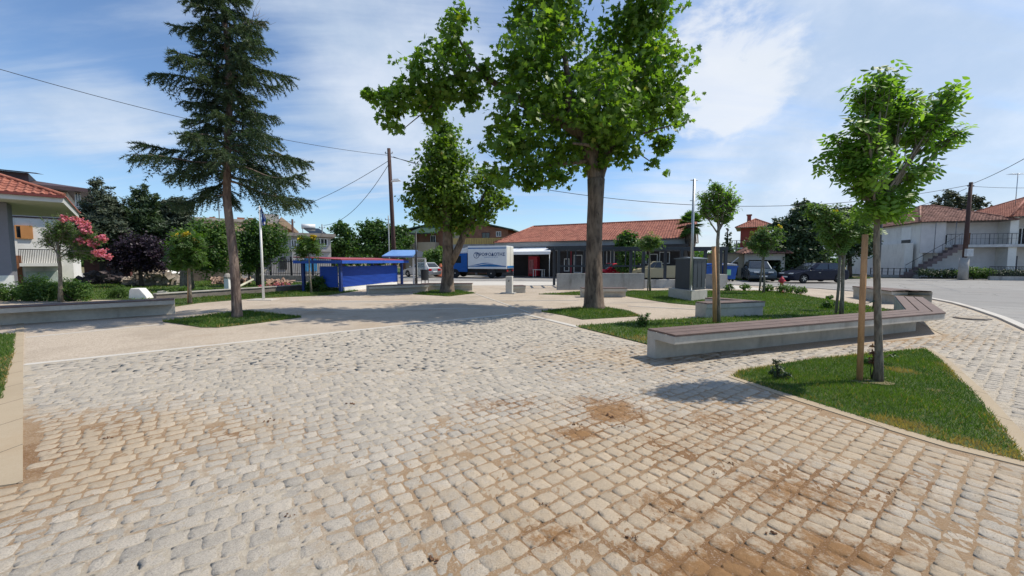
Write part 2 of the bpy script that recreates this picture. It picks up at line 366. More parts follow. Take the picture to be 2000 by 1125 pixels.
# apron of paler pavement near the road
pav = [(p[0], p[1]) for p in kl[1:8]]; back = offs(kl, -3.2)[1:8]
def poly_off(a, b): return a+b[::-1]
sheet('pale_pavement', poly_off([(x, y-.15) for x, y in kl[1:5]], [(x, y-5.5) for x, y in kl[1:5]]), .004, palem)
# sett paving
settpoly = [(-6.5,5.9-5.5), (-3.42,2.75), G(45,945), G(45,715), G(1016,613), G(1112,640), G(1125,641), G(1272,676), Vector((4.8,6.75,0)), Vector((9.3,8.3,0)), Vector((11.6,11.4,0)),
            G(1790,592), G(1812,585.5)]+[Vector((p[0]-.2, p[1]-.05, 0)) for p in kl[8:15]]+[(-6,-3), (-9,-2)]
settpoly = [(p[0], p[1]) for p in settpoly]
settpoly[0] = (-7.5,-1.0); settpoly[1] = (-5.2,1.6); settpoly = settpoly[1:]
tri = [G(1432,737), G(1445,727), G(1510,716), G(1600,702), G(1730,690), G(1805,683), G(1830,700), G(1900,770), G(1960,845), G(2003,905), G(1850,867), G(1700,822), G(1560,778)]
tri = [(p.x, p.y) for p in tri]
trik = [G(1815,682), G(1850,706), G(1925,775), G(2000,865), G(2110,1000), G(2030,918), G(1850,877), G(1700,832), G(1560,786), G(1428,741), G(1425,738)]
kerbtri = [(p.x, p.y) for p in (G(1422,738), G(1440,724), G(1510,713), G(1600,699.5), G(1730,687), G(1812,680), G(1850,702), G(1925,768), G(2000,850), G(2075,930), G(2045,925), G(1850,877), G(1700,831), G(1560,786))]
leftstrip = [(p.x, p.y) for p in (G(35,626), G(47,626), G(45,715), G(45,945), G(-60,960), G(-300,960), G(-60,800), G(18,700))]
sheet('sett_bedding', settpoly, .008, sett_mat('jointing_sand', True))
sheet('kerb_strip', kerbtri, .016, kerbm, .03)
o = sheet('kerb_strip', leftstrip, .012, kerbm, .03)
# thin pale line where setts meet aggregate and the strip by the lawn
for a, b_, w in ((G(45,715), G(1016,613), .13), (G(1016,613), G(1125,640), .16), (G(50,660), G(318,634), .05), (G(590,607), G(1055,601), .06), (G(640,590), G(1130,587), .07), (G(928,574), G(1035,612), .06), (G(1225,598), G(1395,607), .07)):
    mb = MB(); strip(mb, [(a.x, a.y), (b_.x, b_.y)], 0, w, -.01, .013); tag(mb.build('edging_strip', palem), kind='structure')
def setts():
    ang = math.radians(36); c, s = math.cos(ang), math.sin(ang); pitch = .131
    # u along rows, v across
    V = []; F = []; T = []; base = 0
    vv = -14.0; row = 0
    polyx = np.array(settpoly)
    lim = []
    while vv < 22:
        ph = pitch*(1+.05*rng.standard_normal()); row += 1
        uu = -12+rng.random()*.2
        while uu < 26:
            w = pitch*(.93+.30*rng.random()**2)
            x = uu+w/2; y = vv+ph/2
            wx = c*x-s*y; wy = s*x+c*y
            uu += w
            if wy < -1.2 or wy > 20 or wx < -9 or wx > 19: continue
            lim.append((x, y, w, ph, wx, wy))
        vv += ph
    A = np.array(lim)
    keep = inpoly(A[:,4], A[:,5], settpoly) & ~inpoly(A[:,4], A[:,5], kerbtri)
    keep &= (edgedist(A[:,4], A[:,5], settpoly) > .06) & (edgedist(A[:,4], A[:,5], kerbtri) > .07)
    A = A[keep]
    for near in (True, False):
        B = A[(A[:,5] < 5.5) == near]; n = len(B)
        k = 7 if near else 4
        g = np.linspace(-1, 1, k); gx, gy = np.meshgrid(g, g, indexing='ij'); gx = gx.ravel(); gy = gy.ravel()
        jw = rng.uniform(.003, .008, n); jh = rng.uniform(.004, .012, n)
        fl_ = 1.0 if near else .5
        hw = B[:,2]/2-jw; hh = B[:,3]/2-jh
        cor = rng.normal(0, .0064, (n, 4, 2))
        wts = np.stack([(1-gx)*(1-gy), (1+gx)*(1-gy), (1+gx)*(1+gy), (1-gx)*(1+gy)], 1)/4
        r = np.maximum(np.abs(gx), np.abs(gy))
        # round the corners in plan
        rc = 1-.12*(np.abs(gx)*np.abs(gy))**6
        lx = (gx*rc)[None]*hw[:,None]+cor[:,:,0]@wts.T; ly = (gy*rc)[None]*hh[:,None]+cor[:,:,1]@wts.T
        edge = (r > .999)
        lx += rng.normal(0, .0022, lx.shape)*(1 if near else .6); ly += rng.normal(0, .0022, ly.shape)
        top = rng.normal(.0027, .0014, n)[:,None]
        tilt = rng.normal(0, .014, (n, 2))
        lz = top+lx*tilt[:,:1]+ly*tilt[:,1:]+rng.normal(0, .0013, lx.shape)
        lz = np.where(edge[None], -.0006, lz-.0022*(r[None]**6)*(k > 5))*fl_+(1-fl_)*.001
        if k > 5:     # pull second ring outward to make a sharpish shoulder
            ring = (r > .6) & (~edge); lx[:, ring] *= 1.36; ly[:, ring] *= 1.36
        else:
            ring = ~edge; lx[:, ring] *= 2.5; ly[:, ring] *= 2.5
        th = rng.normal(0, .03, n)[:,None]; lx, ly = lx-th*ly, ly+th*lx
        X = B[:,0:1]+lx; Y = B[:,1:2]+ly
        wx = c*X-s*Y; wy = s*X+c*Y
        vtx = np.stack([wx, wy, lz+.008], -1).reshape(-1, 3)
        ii = np.arange(k*k).reshape(k, k); q = np.stack([ii[:-1,:-1], ii[1:,:-1], ii[1:,1:], ii[:-1,1:]], -1).reshape(-1, 4)
        f = (q[None]+(np.arange(n)*k*k)[:,None,None]).reshape(-1, 4)+base
        V.append(vtx); F.append(f); T.append(np.repeat(np.clip(rng.normal(.5, .24, n), 0, 1), k*k)); base += len(vtx)
    o = npmesh('sett_paving', np.concatenate(V), np.concatenate(F), sett_mat('granite_sett', False), tint=np.concatenate(T), smooth=False)
    tag(o, kind='structure')
setts()
def grit():      # loose grains and crumbs lying on the paving
    n = 9000; x = rng.uniform(-4.5, 6, n); y = 1.5+rng.random(n)**1.5*6; cl = np.sin(x*2.1+y*1.3)+np.sin(x*5.3-y*3.1)*.6
    ok = inpoly(x, y, settpoly) & ~inpoly(x, y, kerbtri) & (cl > rng.uniform(-1, 1.6, n)); x = x[ok]; y = y[ok]; n = len(x)
    t = np.array([[1,0,0],[0,1,0],[-1,0,0],[0,-1,0],[0,0,1]], float); f = np.array([[0,1,4],[1,2,4],[2,3,4],[3,0,4]])
    sz = rng.uniform(.0015,.0042, n)*(1+2.2*(rng.random(n) < .012)); V = t[None]*sz[:,None,None]*rng.uniform(.6,1.3,(n,5,1)); V[:,:,0] += x[:,None]; V[:,:,1] += y[:,None]; V[:,:,2] += .0125
    tag(npmesh('grit', V.reshape(-1,3), (f[None]+(np.arange(n)*5)[:,None,None]).reshape(-1,3), mat('grit_stone', (.27,.21,.15), .9, .5, 30)), kind='stuff')
grit()
def crumbs():
    mb = MB()
    for u, v, q in ((205,856,1), (525,822,1.2), (685,788,1.2), (480,792,.6), (1190,812,1.4), (1215,835,1), (1130,830,1.2), (700,902,.5), (1090,900,.8), (1430,905,.8), (1062,985,.8), (1600,800,.7), (1235,1050,1), (905,690,.8), (1310,1000,.8), (840,1090,1.1), (1395,925,.7), (560,1010,.7), (1500,1040,1), (1740,960,.9)):
        c = G(u, v, .014)
        for k in range(6):
            M_ = Matrix.Translation(c+Vector((random.gauss(0,.028*q), random.gauss(0,.018*q), random.uniform(0,.005)))) @ Matrix.Rotation(random.uniform(0,3), 4, Vector((random.random(), random.random(), 1)).normalized()); a_ = random.uniform(.002,.006)*q
            mb.box(-a_*1.6, a_*1.6, -a_, a_, -a_*.5, a_*.5, M_)
    tag(mb.build('dirt_crumbs', mat('dark_dirt', (.12,.06,.03), .95, .4, 20), None, .001), kind='stuff')
crumbs()
# ------------------------------------------------------------------ LAWNS
grassm = leafmat('grass_blade', (.036,.085,.012), (.12,.19,.028), .35, .6, yellow=(.34,.23,.09))
def lawn(poly, per_m2, h, z=.018, w=.006, dry=None, name='lawn', side=.06):
    sheet(name, poly, z, lawnm, .05)
    xs = [p[0] for p in poly]; ys = [p[1] for p in poly]; area = (max(xs)-min(xs))*(max(ys)-min(ys)); n = int(area*per_m2)
    x = rng.uniform(min(xs)-.03, max(xs)+.03, n); y = rng.uniform(min(ys)-.03, max(ys)+.03, n)
    ok = inpoly(x, y, poly) | (edgedist(x, y, poly) < .02); x = x[ok]; y = y[ok]; n = len(x)
    ed = edgedist(x, y, poly); patch = np.sin(x*1.7+1)*np.sin(y*1.3+x*.4)+.5*np.sin(x*4.1+y*3.3)
    hh = h*rng.uniform(.4, 1.35, n)*(1+.30*patch)*(1+1.2*(rng.random(n) < .006)); a = rng.uniform(0, 6.28, n); lean = rng.uniform(.2, .9, n)*hh; ww = w*rng.uniform(.7, 1.4, n)
    ca, sa = np.cos(a), np.sin(a); la = rng.uniform(0, 6.28, n)
    b0 = np.stack([x-ca*ww, y-sa*ww, np.full(n, z-.003)], 1); b1 = np.stack([x+ca*ww, y+sa*ww, np.full(n, z-.003)], 1)
    tip = np.stack([x+np.cos(la)*lean, y+np.sin(la)*lean, z+hh*.85], 1)
    t = np.clip(.45+.26*patch+rng.normal(0, .22, n), 0, .9)
    dp = rng.random(n) < np.clip(.5-ed*3.5, .02, .5)*(np.sin(x*2.3+y*1.1) > .1)+.02
    if dry is not None:
        for (cx_, cy_, r_) in dry: dp |= (np.hypot((x-cx_), (y-cy_)) < r_*rng.uniform(.5, 1.15, n))
    t[dp] = 1.0
    V = np.stack([b0, b1, tip], 1).reshape(-1, 3); F = np.arange(3*n).reshape(-1, 3)
    tag(npmesh('grass', V, F, grassm, tint=np.repeat(t, 3)), kind='stuff')
for (u_, v_, q_) in ((1716,751,.17), (1681,750,.11)): c_ = G(u_, v_); sheet('soil_patch', [(c_.x+q_*math.cos(a_)*random.uniform(.7,1.1), c_.y+q_*.8*math.sin(a_)*random.uniform(.7,1.1)) for a_ in np.linspace(0, 6.28, 14)[:-1]], .034, soil, .04)
d1 = G(1780,838); d2 = G(1900,875); d3 = G(1760,727)
lawn(tri, 5200, .042, w=.0035, dry=[(d1.x, d1.y, .22), (G(1730,826).x, G(1730,826).y, .16), (d2.x, d2.y, .2), (d3.x, d3.y, .2), (G(1960,893).x, G(1960,893).y, .2)])
L2 = [(p.x, p.y) for p in (G(1052,575), G(1150,569), G(1300,568), G(1420,568), G(1511,569), G(1562,576), G(1608,584), G(1674,595), G(1750,608))]
L2 += [(9.0,8.95), (6.5,8.05), (2.75,6.72), (G(1272,675).x, G(1272,675).y), (G(1125,638).x, G(1125,638).y)]
L2 += [(p.x, p.y) for p in (G(1220,630), G(1284,626), G(1393,620.5), G(1395,600), G(1305,592), G(1220,578.5), G(1130,577))]
lawn(L2, 800, .06, w=.008, dry=[(G(1258,664).x, G(1258,664).y, .35)])
lawn([(p.x, p.y) for p in (G(318,628.5), G(395,640), G(427,640), G(500,632), G(589,620), G(482,608))], 1300, .07, w=.008)
lawn([(p.x, p.y) for p in (G(1058,609), G(1100,616), G(1138,624.5), G(1249,618), G(1230,608), G(1178,600), G(1110,603))], 1300, .06, w=.008)
lawn([(p.x, p.y) for p in (G(807,575), G(877,579), G(928,573), G(890,567), G(845,568))], 700, .07, w=.012)
lawn([(p.x, p.y) for p in (G(330,601), G(390,592), G(500,583), G(640,577), G(700,568), G(640,561), G(480,572), G(338,586))], 500, .06, w=.01)
lawn([(p.x, p.y) for p in (G(-60,655), G(28,654), G(22,700), G(0,780), G(-120,860), G(-300,900))], 1500, .05, w=.006, name='lawn')
# park lawn behind the low wall
PLW = [G(330,583), G(640,560)]
lawn([(-34,16), (-16.2,16.0), (-11.2,16.6), G(640,557.5)[:2], (-10.0,27.5), (-17,29.5), (-24,31), (-34,30)], 90, .09, w=.02)
# ------------------------------------------------------------------ benches
def bench(label, line, w=.62, h=.48, over=.3, z0=0.0, flip=False, nplank=3):
    c = Vector((line[0][0], line[0][1], 0)); r = empty('park_bench', c, 0, label, 'bench', 'concrete and plank benches of the square')
    L = [(p[0]-c.x, p[1]-c.y) for p in line]; sg = -1 if flip else 1
    mb = MB(); strip(mb, [p for p in L], sg*over, sg*(w-.002), z0-.03, h-.155); base = mb
    # base recessed a little at its far end
    base.build('base', conc, r, bevel=.008)
    mb = MB(); strip(mb, L, 0, sg*w, h-.157, h-.032); mb.build('seat_slab', conc, r, bevel=.008)
    pw = (w+.02)/nplank
    for i in range(nplank):
        mb = MB(); a = -.012+i*pw; strip(mb, L, sg*a, sg*(a+pw-.022), h-.03, h); mb.build('plank', wpc, r, bevel=.004)
    return r
bench('long concrete bench with three brown planks bending round the right end of the lawn', [BA0, BA1, BA2], .62, .48, .43)
e0, e1 = G(340,584,.48), G(0,600,.48); dr = (e1-e0).normalized()
bench('long concrete bench with thin brown planks in front of the pink oleander', [e1+dr*5, e0], .6, .48, .38)
b0, b1 = G(1392,592,.44), G(1490,588.5,.44)
bench('V-shaped bench with a pale front on the lawn behind the long bench', [G(1381,592,.44), b1+Vector((.1,.05,0)), G(1392,580,.44)], .45, .44, .03)
c0, c1 = G(1137,562.5,.42), G(1225,562.5,.42)
bench('low bench with a pale right edge between the big plane trunk and the grey wall', [c0, c1], .5, .42, .2)
bench('angled concrete bench beside the road kerb beyond the long bent bench', [G(1774,567.5,.5), G(1742,568,.5), G(1665,558.5,.5)], .55, .5, .04, flip=True)
f0, f1 = G(721,558.5,.40), G(838,554.5,.40)
bench('dark edged bench on the shaded paving in front of the blue slatted shelter', [f0, f1], .6, .40, .2)
bench('short bench right behind the forked plane trunk', [P(822,559,21.0), P(922,559,21.0)], .6, .40, .1)
bench('small pale bench behind the drinking fountain', [G(1000,558,.38), G(1027,557.5,.38)], .6, .38, .05)
# drinking fountain
fp = G(995,573.5); r = empty('drinking_fountain', fp, R(-12), 'pale stone drinking fountain post with a small black tap on a dark slab', 'fountain')
MB().box(-.16,.16,-.16,.16,.02,.86).build('post', mat('pale_stone', (.5,.48,.44), .8, .1, 3, .2), r, bevel=.015)
MB().box(-.42,.3,-.28,.28,.0,.05).build('base_slab', concd, r, bevel=.01)
MB().tube([(.02,-.15,.66), (.02,-.24,.67), (.02,-.25,.6)], .018, 6).build('tap', blackm, r)
# ------------------------------------------------------------------ leaves and trees
def lobed():
    pts = []
    for a, rr in ((-90,.12), (-62,.5), (-35,.36), (-8,.62), (18,.40), (48,.66), (68,.44), (90,.78), (112,.44), (132,.66), (162,.40), (188,.62), (215,.36), (242,.5)):
        pts.append((rr*math.cos(R(a)), rr*math.sin(R(a))+.1, -.12*abs(math.cos(R(a)))*rr))
    return np.array([(0, .1, .02)]+pts), [(0, i, i % 14+1) for i in range(1, 15)]
def oval(asp=.38, fold=.08):
    v = [(0,-.5,0), (asp/2,-.15,-fold), (asp*.46,.18,-fold), (0,.5,-.05), (-asp*.46,.18,-fold), (-asp/2,-.15,-fold), (0,0,.0)]
    return np.array(v), [(6,0,1), (6,1,2), (6,2,3), (6,3,4), (6,4,5), (6,5,0)]
def quadleaf(asp=.6):
    v = [(0,-.5,0), (asp/2,0,-.06), (0,.5,0), (-asp/2,0,-.06)]
    return np.array(v), [(0,1,2), (0,2,3)]
def compound(n=7):
    V = []; F = []; v, f = oval(.4)
    for i in range(n):
        if i == n-1: M = (0, 1.0, 0)
        else:
            side = 1 if i % 2 else -1; M = (side*.23, .15+.3*(i//2), side*-1.05)
        ca, sa = math.cos(M[2]), math.sin(M[2]); b = len(V)
        for p in v*.46: V.append((M[0]+ca*p[0]-sa*p[1], M[1]+sa*p[0]+ca*p[1]-.5, p[2]-.1*abs(M[0])))
        F += [tuple(b+k for k in q) for q in f]
    return np.array(V), F
def frames(nrm, roll):
    nrm = nrm/np.linalg.norm(nrm, axis=1, keepdims=True); ref = np.where(np.abs(nrm[:, 2:3]) < .9, [[0, 0, 1.0]], [[1.0, 0, 0]])
    a = np.cross(ref, nrm); a /= np.linalg.norm(a, axis=1, keepdims=True); b = np.cross(nrm, a)
    c, s = np.cos(roll)[:, None], np.sin(roll)[:, None]
    return a*c+b*s, -a*s+b*c, nrm
def leafmesh(name, pos, nrm, size, tpl, m, parent, tint, roll=None):
    v, f = tpl; n = len(pos); roll = rng.uniform(0, 6.28, n) if roll is None else roll
    ax, ay, az = frames(nrm, roll); sz = size[:, None, None]
    V = pos[:, None]+sz*(ax[:, None]*v[None, :, 0:1]+ay[:, None]*v[None, :, 1:2]+az[:, None]*v[None, :, 2:3])
    F = (np.array(f)[None]+(np.arange(n)*len(v))[:, None, None]).reshape(-1, 3)
    o = parent.matrix_world if False else None
    V = V.reshape(-1, 3)-np.array(parent.location)
    return npmesh(name, V, F, m, parent, np.repeat(tint, len(v)))
def crown(parent, blobs, n, size, tpl, m, name='crown', per=22, spread=.2, hollow=.35, droop=.3, squash=.85, ybias=1.0, tbase=.4, seed=None, fringe=0.0):
    c = np.array([b[:3] for b in blobs]); r = np.array([b[3] for b in blobs]); w = r**2.2; w /= w.sum()
    k = max(1, n//per); bi = rng.choice(len(blobs), k, p=w)
    d = rng.normal(size=(k, 3)); d /= np.linalg.norm(d, axis=1, keepdims=True)
    rad = r[bi]*(hollow+(1-hollow)*rng.random(k)**.6)*(1+.16*rng.standard_normal(k)+fringe*(rng.random(k) < .12))
    cc = c[bi]+d*rad[:, None]*np.array([1, ybias, squash])
    ti = np.clip(rng.normal(tbase, .16, k), 0, .85)
    idx = np.repeat(np.arange(k), per)
    sp = spread*np.sqrt(r[bi][idx])[:, None]*.9
    pos = cc[idx]+rng.normal(size=(k*per, 3))*sp*np.array([1, 1, .8])
    nrm = d[idx]*.55+np.array([0, 0, .45+droop*0])+rng.normal(size=(k*per, 3))*.55
    nrm[:, 2] = np.where(np.linalg.norm(nrm, axis=1) < .05, 1, nrm[:, 2])
    sz = size*rng.uniform(.6, 1.25, k*per)
    tt = np.clip(ti[idx]+rng.normal(0, .14, k*per), 0, .9); tt[rng.random(k*per) < .012] = 1
    return leafmesh(name, pos, nrm, sz, tpl, m, parent, tt)
def Bl(u, v, r, D, dy=0): p = P(u, v, D+dy); return (p.x, p.y, p.z, r*D/FPX)
def limb(mb, a, b, r0, r1, sag=.1, seg=7, n=7, j=.04):
    a = Vector(a); b = Vector(b); L = (b-a).length; pts = []; rr = []
    o = Vector((random.uniform(-1,1), random.uniform(-1,1), random.uniform(-.3,.6)))*L*sag
    for i in range(n):
        t = i/(n-1); pts.append(a.lerp(b, t)+o*math.sin(math.pi*t)+Vector((random.uniform(-1,1), random.uniform(-1,1), 0))*j*L*.2*(0 < i < n-1)); rr.append(r0+(r1-r0)*t)
    mb.tube(pts, rr, seg, wob=.08); return pts
def rel(parent, mb): 
    l = parent.location; mb.v = [(x-l.x, y-l.y, z-l.z) for x, y, z in mb.v]; return mb
planeleaf = leafmat('plane_leaf', (.045,.11,.025), (.20,.30,.04), .5, .45, yellow=(.22,.24,.03))
planeleaf2 = leafmat('plane_leaf_far', (.042,.10,.02), (.18,.27,.034), .42, .45, yellow=(.25,.22,.03))
ashleaf = leafmat('ash_leaf', (.06,.15,.03), (.27,.40,.08), .55, .45, yellow=(.2,.3,.05))
greenleaf = leafmat('green_leaf', (.030,.080,.020), (.12,.20,.040), .38, .5, yellow=(.16,.21,.05))
darkleaf = leafmat('dark_leaf', (.015,.036,.020), (.055,.092,.034), .2, .5)
greyfir = leafmat('cypress_leaf', (.024,.045,.030), (.10,.12,.07), .12, .6, yellow=(.10,.085,.05))
purple = leafmat('plum_leaf', (.016,.010,.020), (.05,.028,.05), .2, .5)
needle = leafmat('spruce_needle', (.020,.048,.030), (.095,.135,.062), .25, .55, yellow=(.14,.13,.06))
pink = leafmat('pink_blossom', (.45,.08,.17), (.72,.28,.36), .3, .6); yel = leafmat('yellow_blossom', (.42,.30,.02), (.72,.55,.05), .3, .6)
palegreen = leafmat('pale_leaf', (.06,.13,.035), (.19,.28,.07), .35, .5)
planebark = barkmat('plane_bark', (.055,.038,.027), (.19,.14,.10), .8)
sprucebark = barkmat('spruce_bark', (.085,.055,.045), (.21,.155,.125), 1.4)
greybark = barkmat('grey_bark', (.12,.10,.075), (.27,.235,.18), 2.2); darkbark = barkmat('dark_bark', (.03,.022,.018), (.09,.07,.055), 1)
# --- big plane tree
base = G(1160,603); D = base.y
r = empty('plane_tree', base, 0, 'tallest broad plane tree with lobed leaves on the grass island right of the middle', 'tree')
def trunkpts(spec, D): return [P(u, v, D) for u, v in spec]
mb = MB()
T = [base+Vector((0,0,-.1)), base+Vector((0,0,.12))]+trunkpts([(1160,560), (1160,500), (1161,440), (1163,390), (1164,350)], D)
mb.tube(T, [.42, .35, .29, .262, .255, .255, .29], 20, wob=.06)
fork = T[-1]
main = [(1100,250,.2,.17), (1235,230,.5,.16), (1180,200,-.4,.20), (1040,290,-.6,.11), (1260,290,.3,.10)]
l1 = limb(mb, fork-Vector((0,0,.2)), P(1110,215,D-.3), .24, .15, .08)
l2 = limb(mb, fork-Vector((0,0,.2)), P(1235,215,D+.5), .22, .12, .08)
l3 = limb(mb, fork-Vector((0,0,.1)), P(1175,150,D-.5), .2, .10, .05)
l4 = limb(mb, l1[4], P(945,148,D+.2), .14, .10, .05); l5 = limb(mb, l4[-1], P(850,160,D), .10, .05, .06); limb(mb, l5[-1], P(745,195,D), .05, .015, .06); limb(mb, l4[-1], P(890,60,D), .07, .02, .08)
limb(mb, l1[-1], P(1060,40,D), .12, .03); limb(mb, l2[-1], P(1270,40,D+.5), .10, .03); limb(mb, l2[3], P(1330,240,D+.2), .07, .015); limb(mb, l1[2], P(1010,330,D-.6), .09, .02)
limb(mb, l3[2], P(1120,280,D-1.8), .08, .03); limb(mb, l2[2], P(1240,190,D+2.5), .09, .03); limb(mb, l1[5], P(1000,200,D-1.2), .08, .02)
limb(mb, l5[3], P(790,250,D), .04, .012); limb(mb, l2[4], P(1290,330,D), .035, .01, .25); limb(mb, l5[2], P(830,110,D), .05, .012)
rel(r, mb).build('trunk', planebark, r)
Bs = [(1080,60,75,0), (1040,110,80,-.8), (1240,60,72,.5), (1200,120,85,1.5), (1270,130,70,-.5), (1180,205,95,-1.2), (1110,200,95,.8), (1030,210,70,-1), (1255,215,80,.6), (1010,290,62,-1.2),
      (1080,300,68,0), (1140,290,60,1), (1195,270,55,0), (1310,200,48,.2), (1300,110,40,0), (1015,40,44,.5), (1270,10,60,0), (1080,-40,80,0), (1250,-60,80,0), (980,260,38,0), (1040,350,34,-.6), (990,350,28,-1), (1075,350,24,-.8), (965,330,18,-.8), (1005,150,48,0),
      (1225,300,34,0), (1345,235,14,0), (1325,250,16,0), (1290,280,26,0), (1275,320,16,.0), (1295,338,11,0), (1160,325,24,0), (1105,350,22,-.5), (1060,-60,90,0)]
Bs = [Bl(u, v, q, D, dy) for u, v, q, dy in Bs]
ext = [(890,50,34,0), (880,95,40,.3), (905,150,42,0), (845,150,48,-.3), (800,190,46,0), (845,205,42,.4), (765,215,34,0), (740,190,20,0), (718,183,13,0), (775,250,22,0), (760,268,13,0), (880,185,38,0), (925,185,24,0), (948,140,20,0), (900,25,18,0), (815,135,22,0), (782,160,16,0), (850,235,26,.3), (800,122,10,0)]
ext = [Bl(u, v, q, D, dy) for u, v, q, dy in ext]
crown(r, [(b[0], b[1], b[2], b[3]*.88) for b in Bs]+[(b[0], b[1], b[2], b[3]*.98) for b in ext], 21500, .165, lobed(), planeleaf, per=9, spread=.16, hollow=.15, tbase=.5, fringe=.4)
# --- second plane tree, forked
base = G(873,571); D = base.y
r = empty('plane_tree', base, 0, 'slender plane tree with a forked trunk and ivy like leaves beside the truck', 'tree')
mb = MB(); T = [base+Vector((0,0,-.1)), base+Vector((0,0,.1))]+trunkpts([(874,540), (875,505), (874,460), (873,400), (872,330), (868,270)], D)
mb.tube(T, [.46, .38, .30, .28, .25, .21, .16, .07], 18, wob=.07)
mb.tube([P(880,515,D), P(893,490,D), P(905,460,D), P(925,425,D), P(950,370,D)], [.2, .19, .17, .15, .05], 12, wob=.08)
limb(mb, P(875,430,D), P(830,380,D), .14, .03); limb(mb, P(873,400,D), P(900,330,D+.4), .14, .03); limb(mb, P(925,425,D), P(985,385,D), .08, .02)
rel(r, mb).build('trunk', planebark, r)
Bs = [(862,250,22,0), (875,275,34,.3), (860,300,40,-.4), (890,320,36,.3), (850,345,46,0), (885,375,46,-.4), (830,390,40,0), (860,415,48,.3), (900,410,38,.5), (945,350,30,0), (960,385,28,0), (940,415,34,0), (985,395,17,0), (970,350,16,0), (812,370,20,0), (890,440,24,0), (830,420,30,0), (875,340,44,0), (915,440,20,0), (800,395,16,0)]
crown(r, [Bl(u, v, q*.86, D, dy) for u, v, q, dy in Bs], 15000, .15, lobed(), planeleaf2, per=8, spread=.18, hollow=.15, tbase=.55, fringe=.35)
# --- spruce
def spruce():
    base = G(463,621); D = base.y
    r = empty('spruce_tree', base, 0, 'tall blue green spruce with drooping tiers of branches on the left grass island', 'tree')
    mb = MB(); spec = [(460,560), (456,500), (449,440), (443,390), (444,300), (448,200), (446,120), (440,50), (434,0), (430,-60), (428,-120)]
    T = [base+Vector((0,0,-.1)), base+Vector((0,0,.1))]+trunkpts(spec, D)
    mb.tube(T, [.16, .13, .115, .11, .105, .10, .09, .085, .07, .06, .045, .03, .015], 14, wob=.07)
    tz = [p.z for p in T]
    def at(z):
        for i in range(len(T)-1):
            if tz[i] <= z <= tz[i+1]: return T[i].lerp(T[i+1], (z-tz[i])/(tz[i+1]-tz[i]))
        return T[-1]
    pos = []; nrm = []; siz = []; tin = []; dirs = []; g = 0; z = 3.2
    L0 = [(3.0,2.0,2.9), (3.6,2.6,3.0), (4.6,2.6,2.7), (5.4,2.3,2.4), (6.3,1.9,2.2), (7.2,1.7,1.8), (8.2,1.3,1.2), (9.1,1.0,.85), (10,.6,.55), (10.8,.2,.2)]
    zs = [l[0] for l in L0]
    while z < 10.7:
        g += 1; az = g*2.399+random.uniform(-.3,.3); rr = .5-.5*math.cos(az)   # 0 = right, 1 = left
        ll = np.interp(z, zs, [l[1] for l in L0]); lr = np.interp(z, zs, [l[2] for l in L0])
        L = (lr*(1-rr)+ll*rr)*(random.uniform(.74,1.06) if random.random() < .55 else random.uniform(.35,.72))
        if z < 3.5: L *= random.uniform(.6, 1)
        L *= .86
        if math.sin(az) < -.5: L *= .85
        if z < 4.1 and (math.sin(az) < -.35 or (z < 3.5 and g % 2)): z += .09; continue
        dirv = Vector((math.cos(az), math.sin(az), 0)); p0 = at(z)
        low = max(0, min(1, (5.4-z)/2.4)); rise = .12*L*(1-low)-.10*L*low; pts = []; n = 12
        for i in range(n+1):
            t = i/n; pts.append(p0+dirv*(L*t)+Vector((0, 0, rise*math.sin(t*2.2)-(.20+.24*low)*L*t*t+(.14+.1*low)*L*t**4+.03*L*math.sin(t*7+g))))
        mb.tube(pts, [.032*(1-.85*i/n)*(L/2.5+.3) for i in range(n+1)], 5)
        tb = random.gauss(.42, .12)
        side = Vector((-dirv.y, dirv.x, 0))
        m = int(L*34)
        for k in range(m):
            t = .12+.88*(k+random.random())/m; i = min(n-1, int(t*n)); p = pts[i].lerp(pts[i+1], t*n-i)
            bd = (pts[i+1]-pts[i]).normalized(); sgn = 1 if k % 2 else -1
            tl = (.16+.52*math.sin(min(1, (1-t)*1.15+.12)*math.pi*.62))*random.uniform(.55,1.15)*min(1, L/1.6)
            if t > .93: sgn *= .3
            td = (bd*(.7)+side*sgn*random.uniform(.3,1.1)+Vector((0,0,-random.uniform(-.1,1.5)))).normalized()
            q = 9 if tl > .3 else 6
            for s in range(q):
                c = p+td*(tl*(s+.5)/q)+Vector((0,0,-.16*tl*(s/q)**2)); 
                for e in range(6):
                    a = random.uniform(0, 6.28); out = Vector((random.gauss(0,1), random.gauss(0,1), random.gauss(.1,.8))).normalized()
                    nd = (td*.9+out*.9).normalized()
                    pos.append(c+nd*.035); dirs.append(nd); tin.append(min(.9, max(0, tb+.3*(t-.6)+random.gauss(0,.12))) if random.random() > .015 else 1)
        z += random.uniform(.045,.085)*(1 if z < 9 else .8)
    rel(r, mb).build('trunk', sprucebark, r)
    pos = np.array(pos); dirs = np.array(dirs); n = len(pos)
    rnd = rng.normal(size=(n, 3)); sd_ = np.cross(dirs, rnd); sd_ /= np.linalg.norm(sd_, axis=1, keepdims=True)
    hl = rng.uniform(.035,.065, n)[:, None]; hw = rng.uniform(.007,.013, n)[:, None]; pos = pos-np.array(base)
    V = np.stack([pos-dirs*hl-sd_*hw, pos-dirs*hl+sd_*hw, pos+dirs*hl], 1).reshape(-1, 3)
    npmesh('crown', V, np.arange(3*n).reshape(-1, 3), needle, r, np.repeat(tin, 3))
    # bare dead twigs near the top right
    mb = MB(); t0 = at(8.0)
    for k in range(26):
        a = P(random.uniform(480,505), random.uniform(30,60), D); limb(mb, a, a+Vector((random.uniform(-.1,.45), random.uniform(-.3,.3), random.uniform(-.1,.5))), .006, .002, .15, 4, 5)
    limb(mb, t0+Vector((0,0,-.2)), P(505,40,D), .03, .008, .05, 5)
    rel(r, mb).build('dead_twigs', dead, r)
spruce()
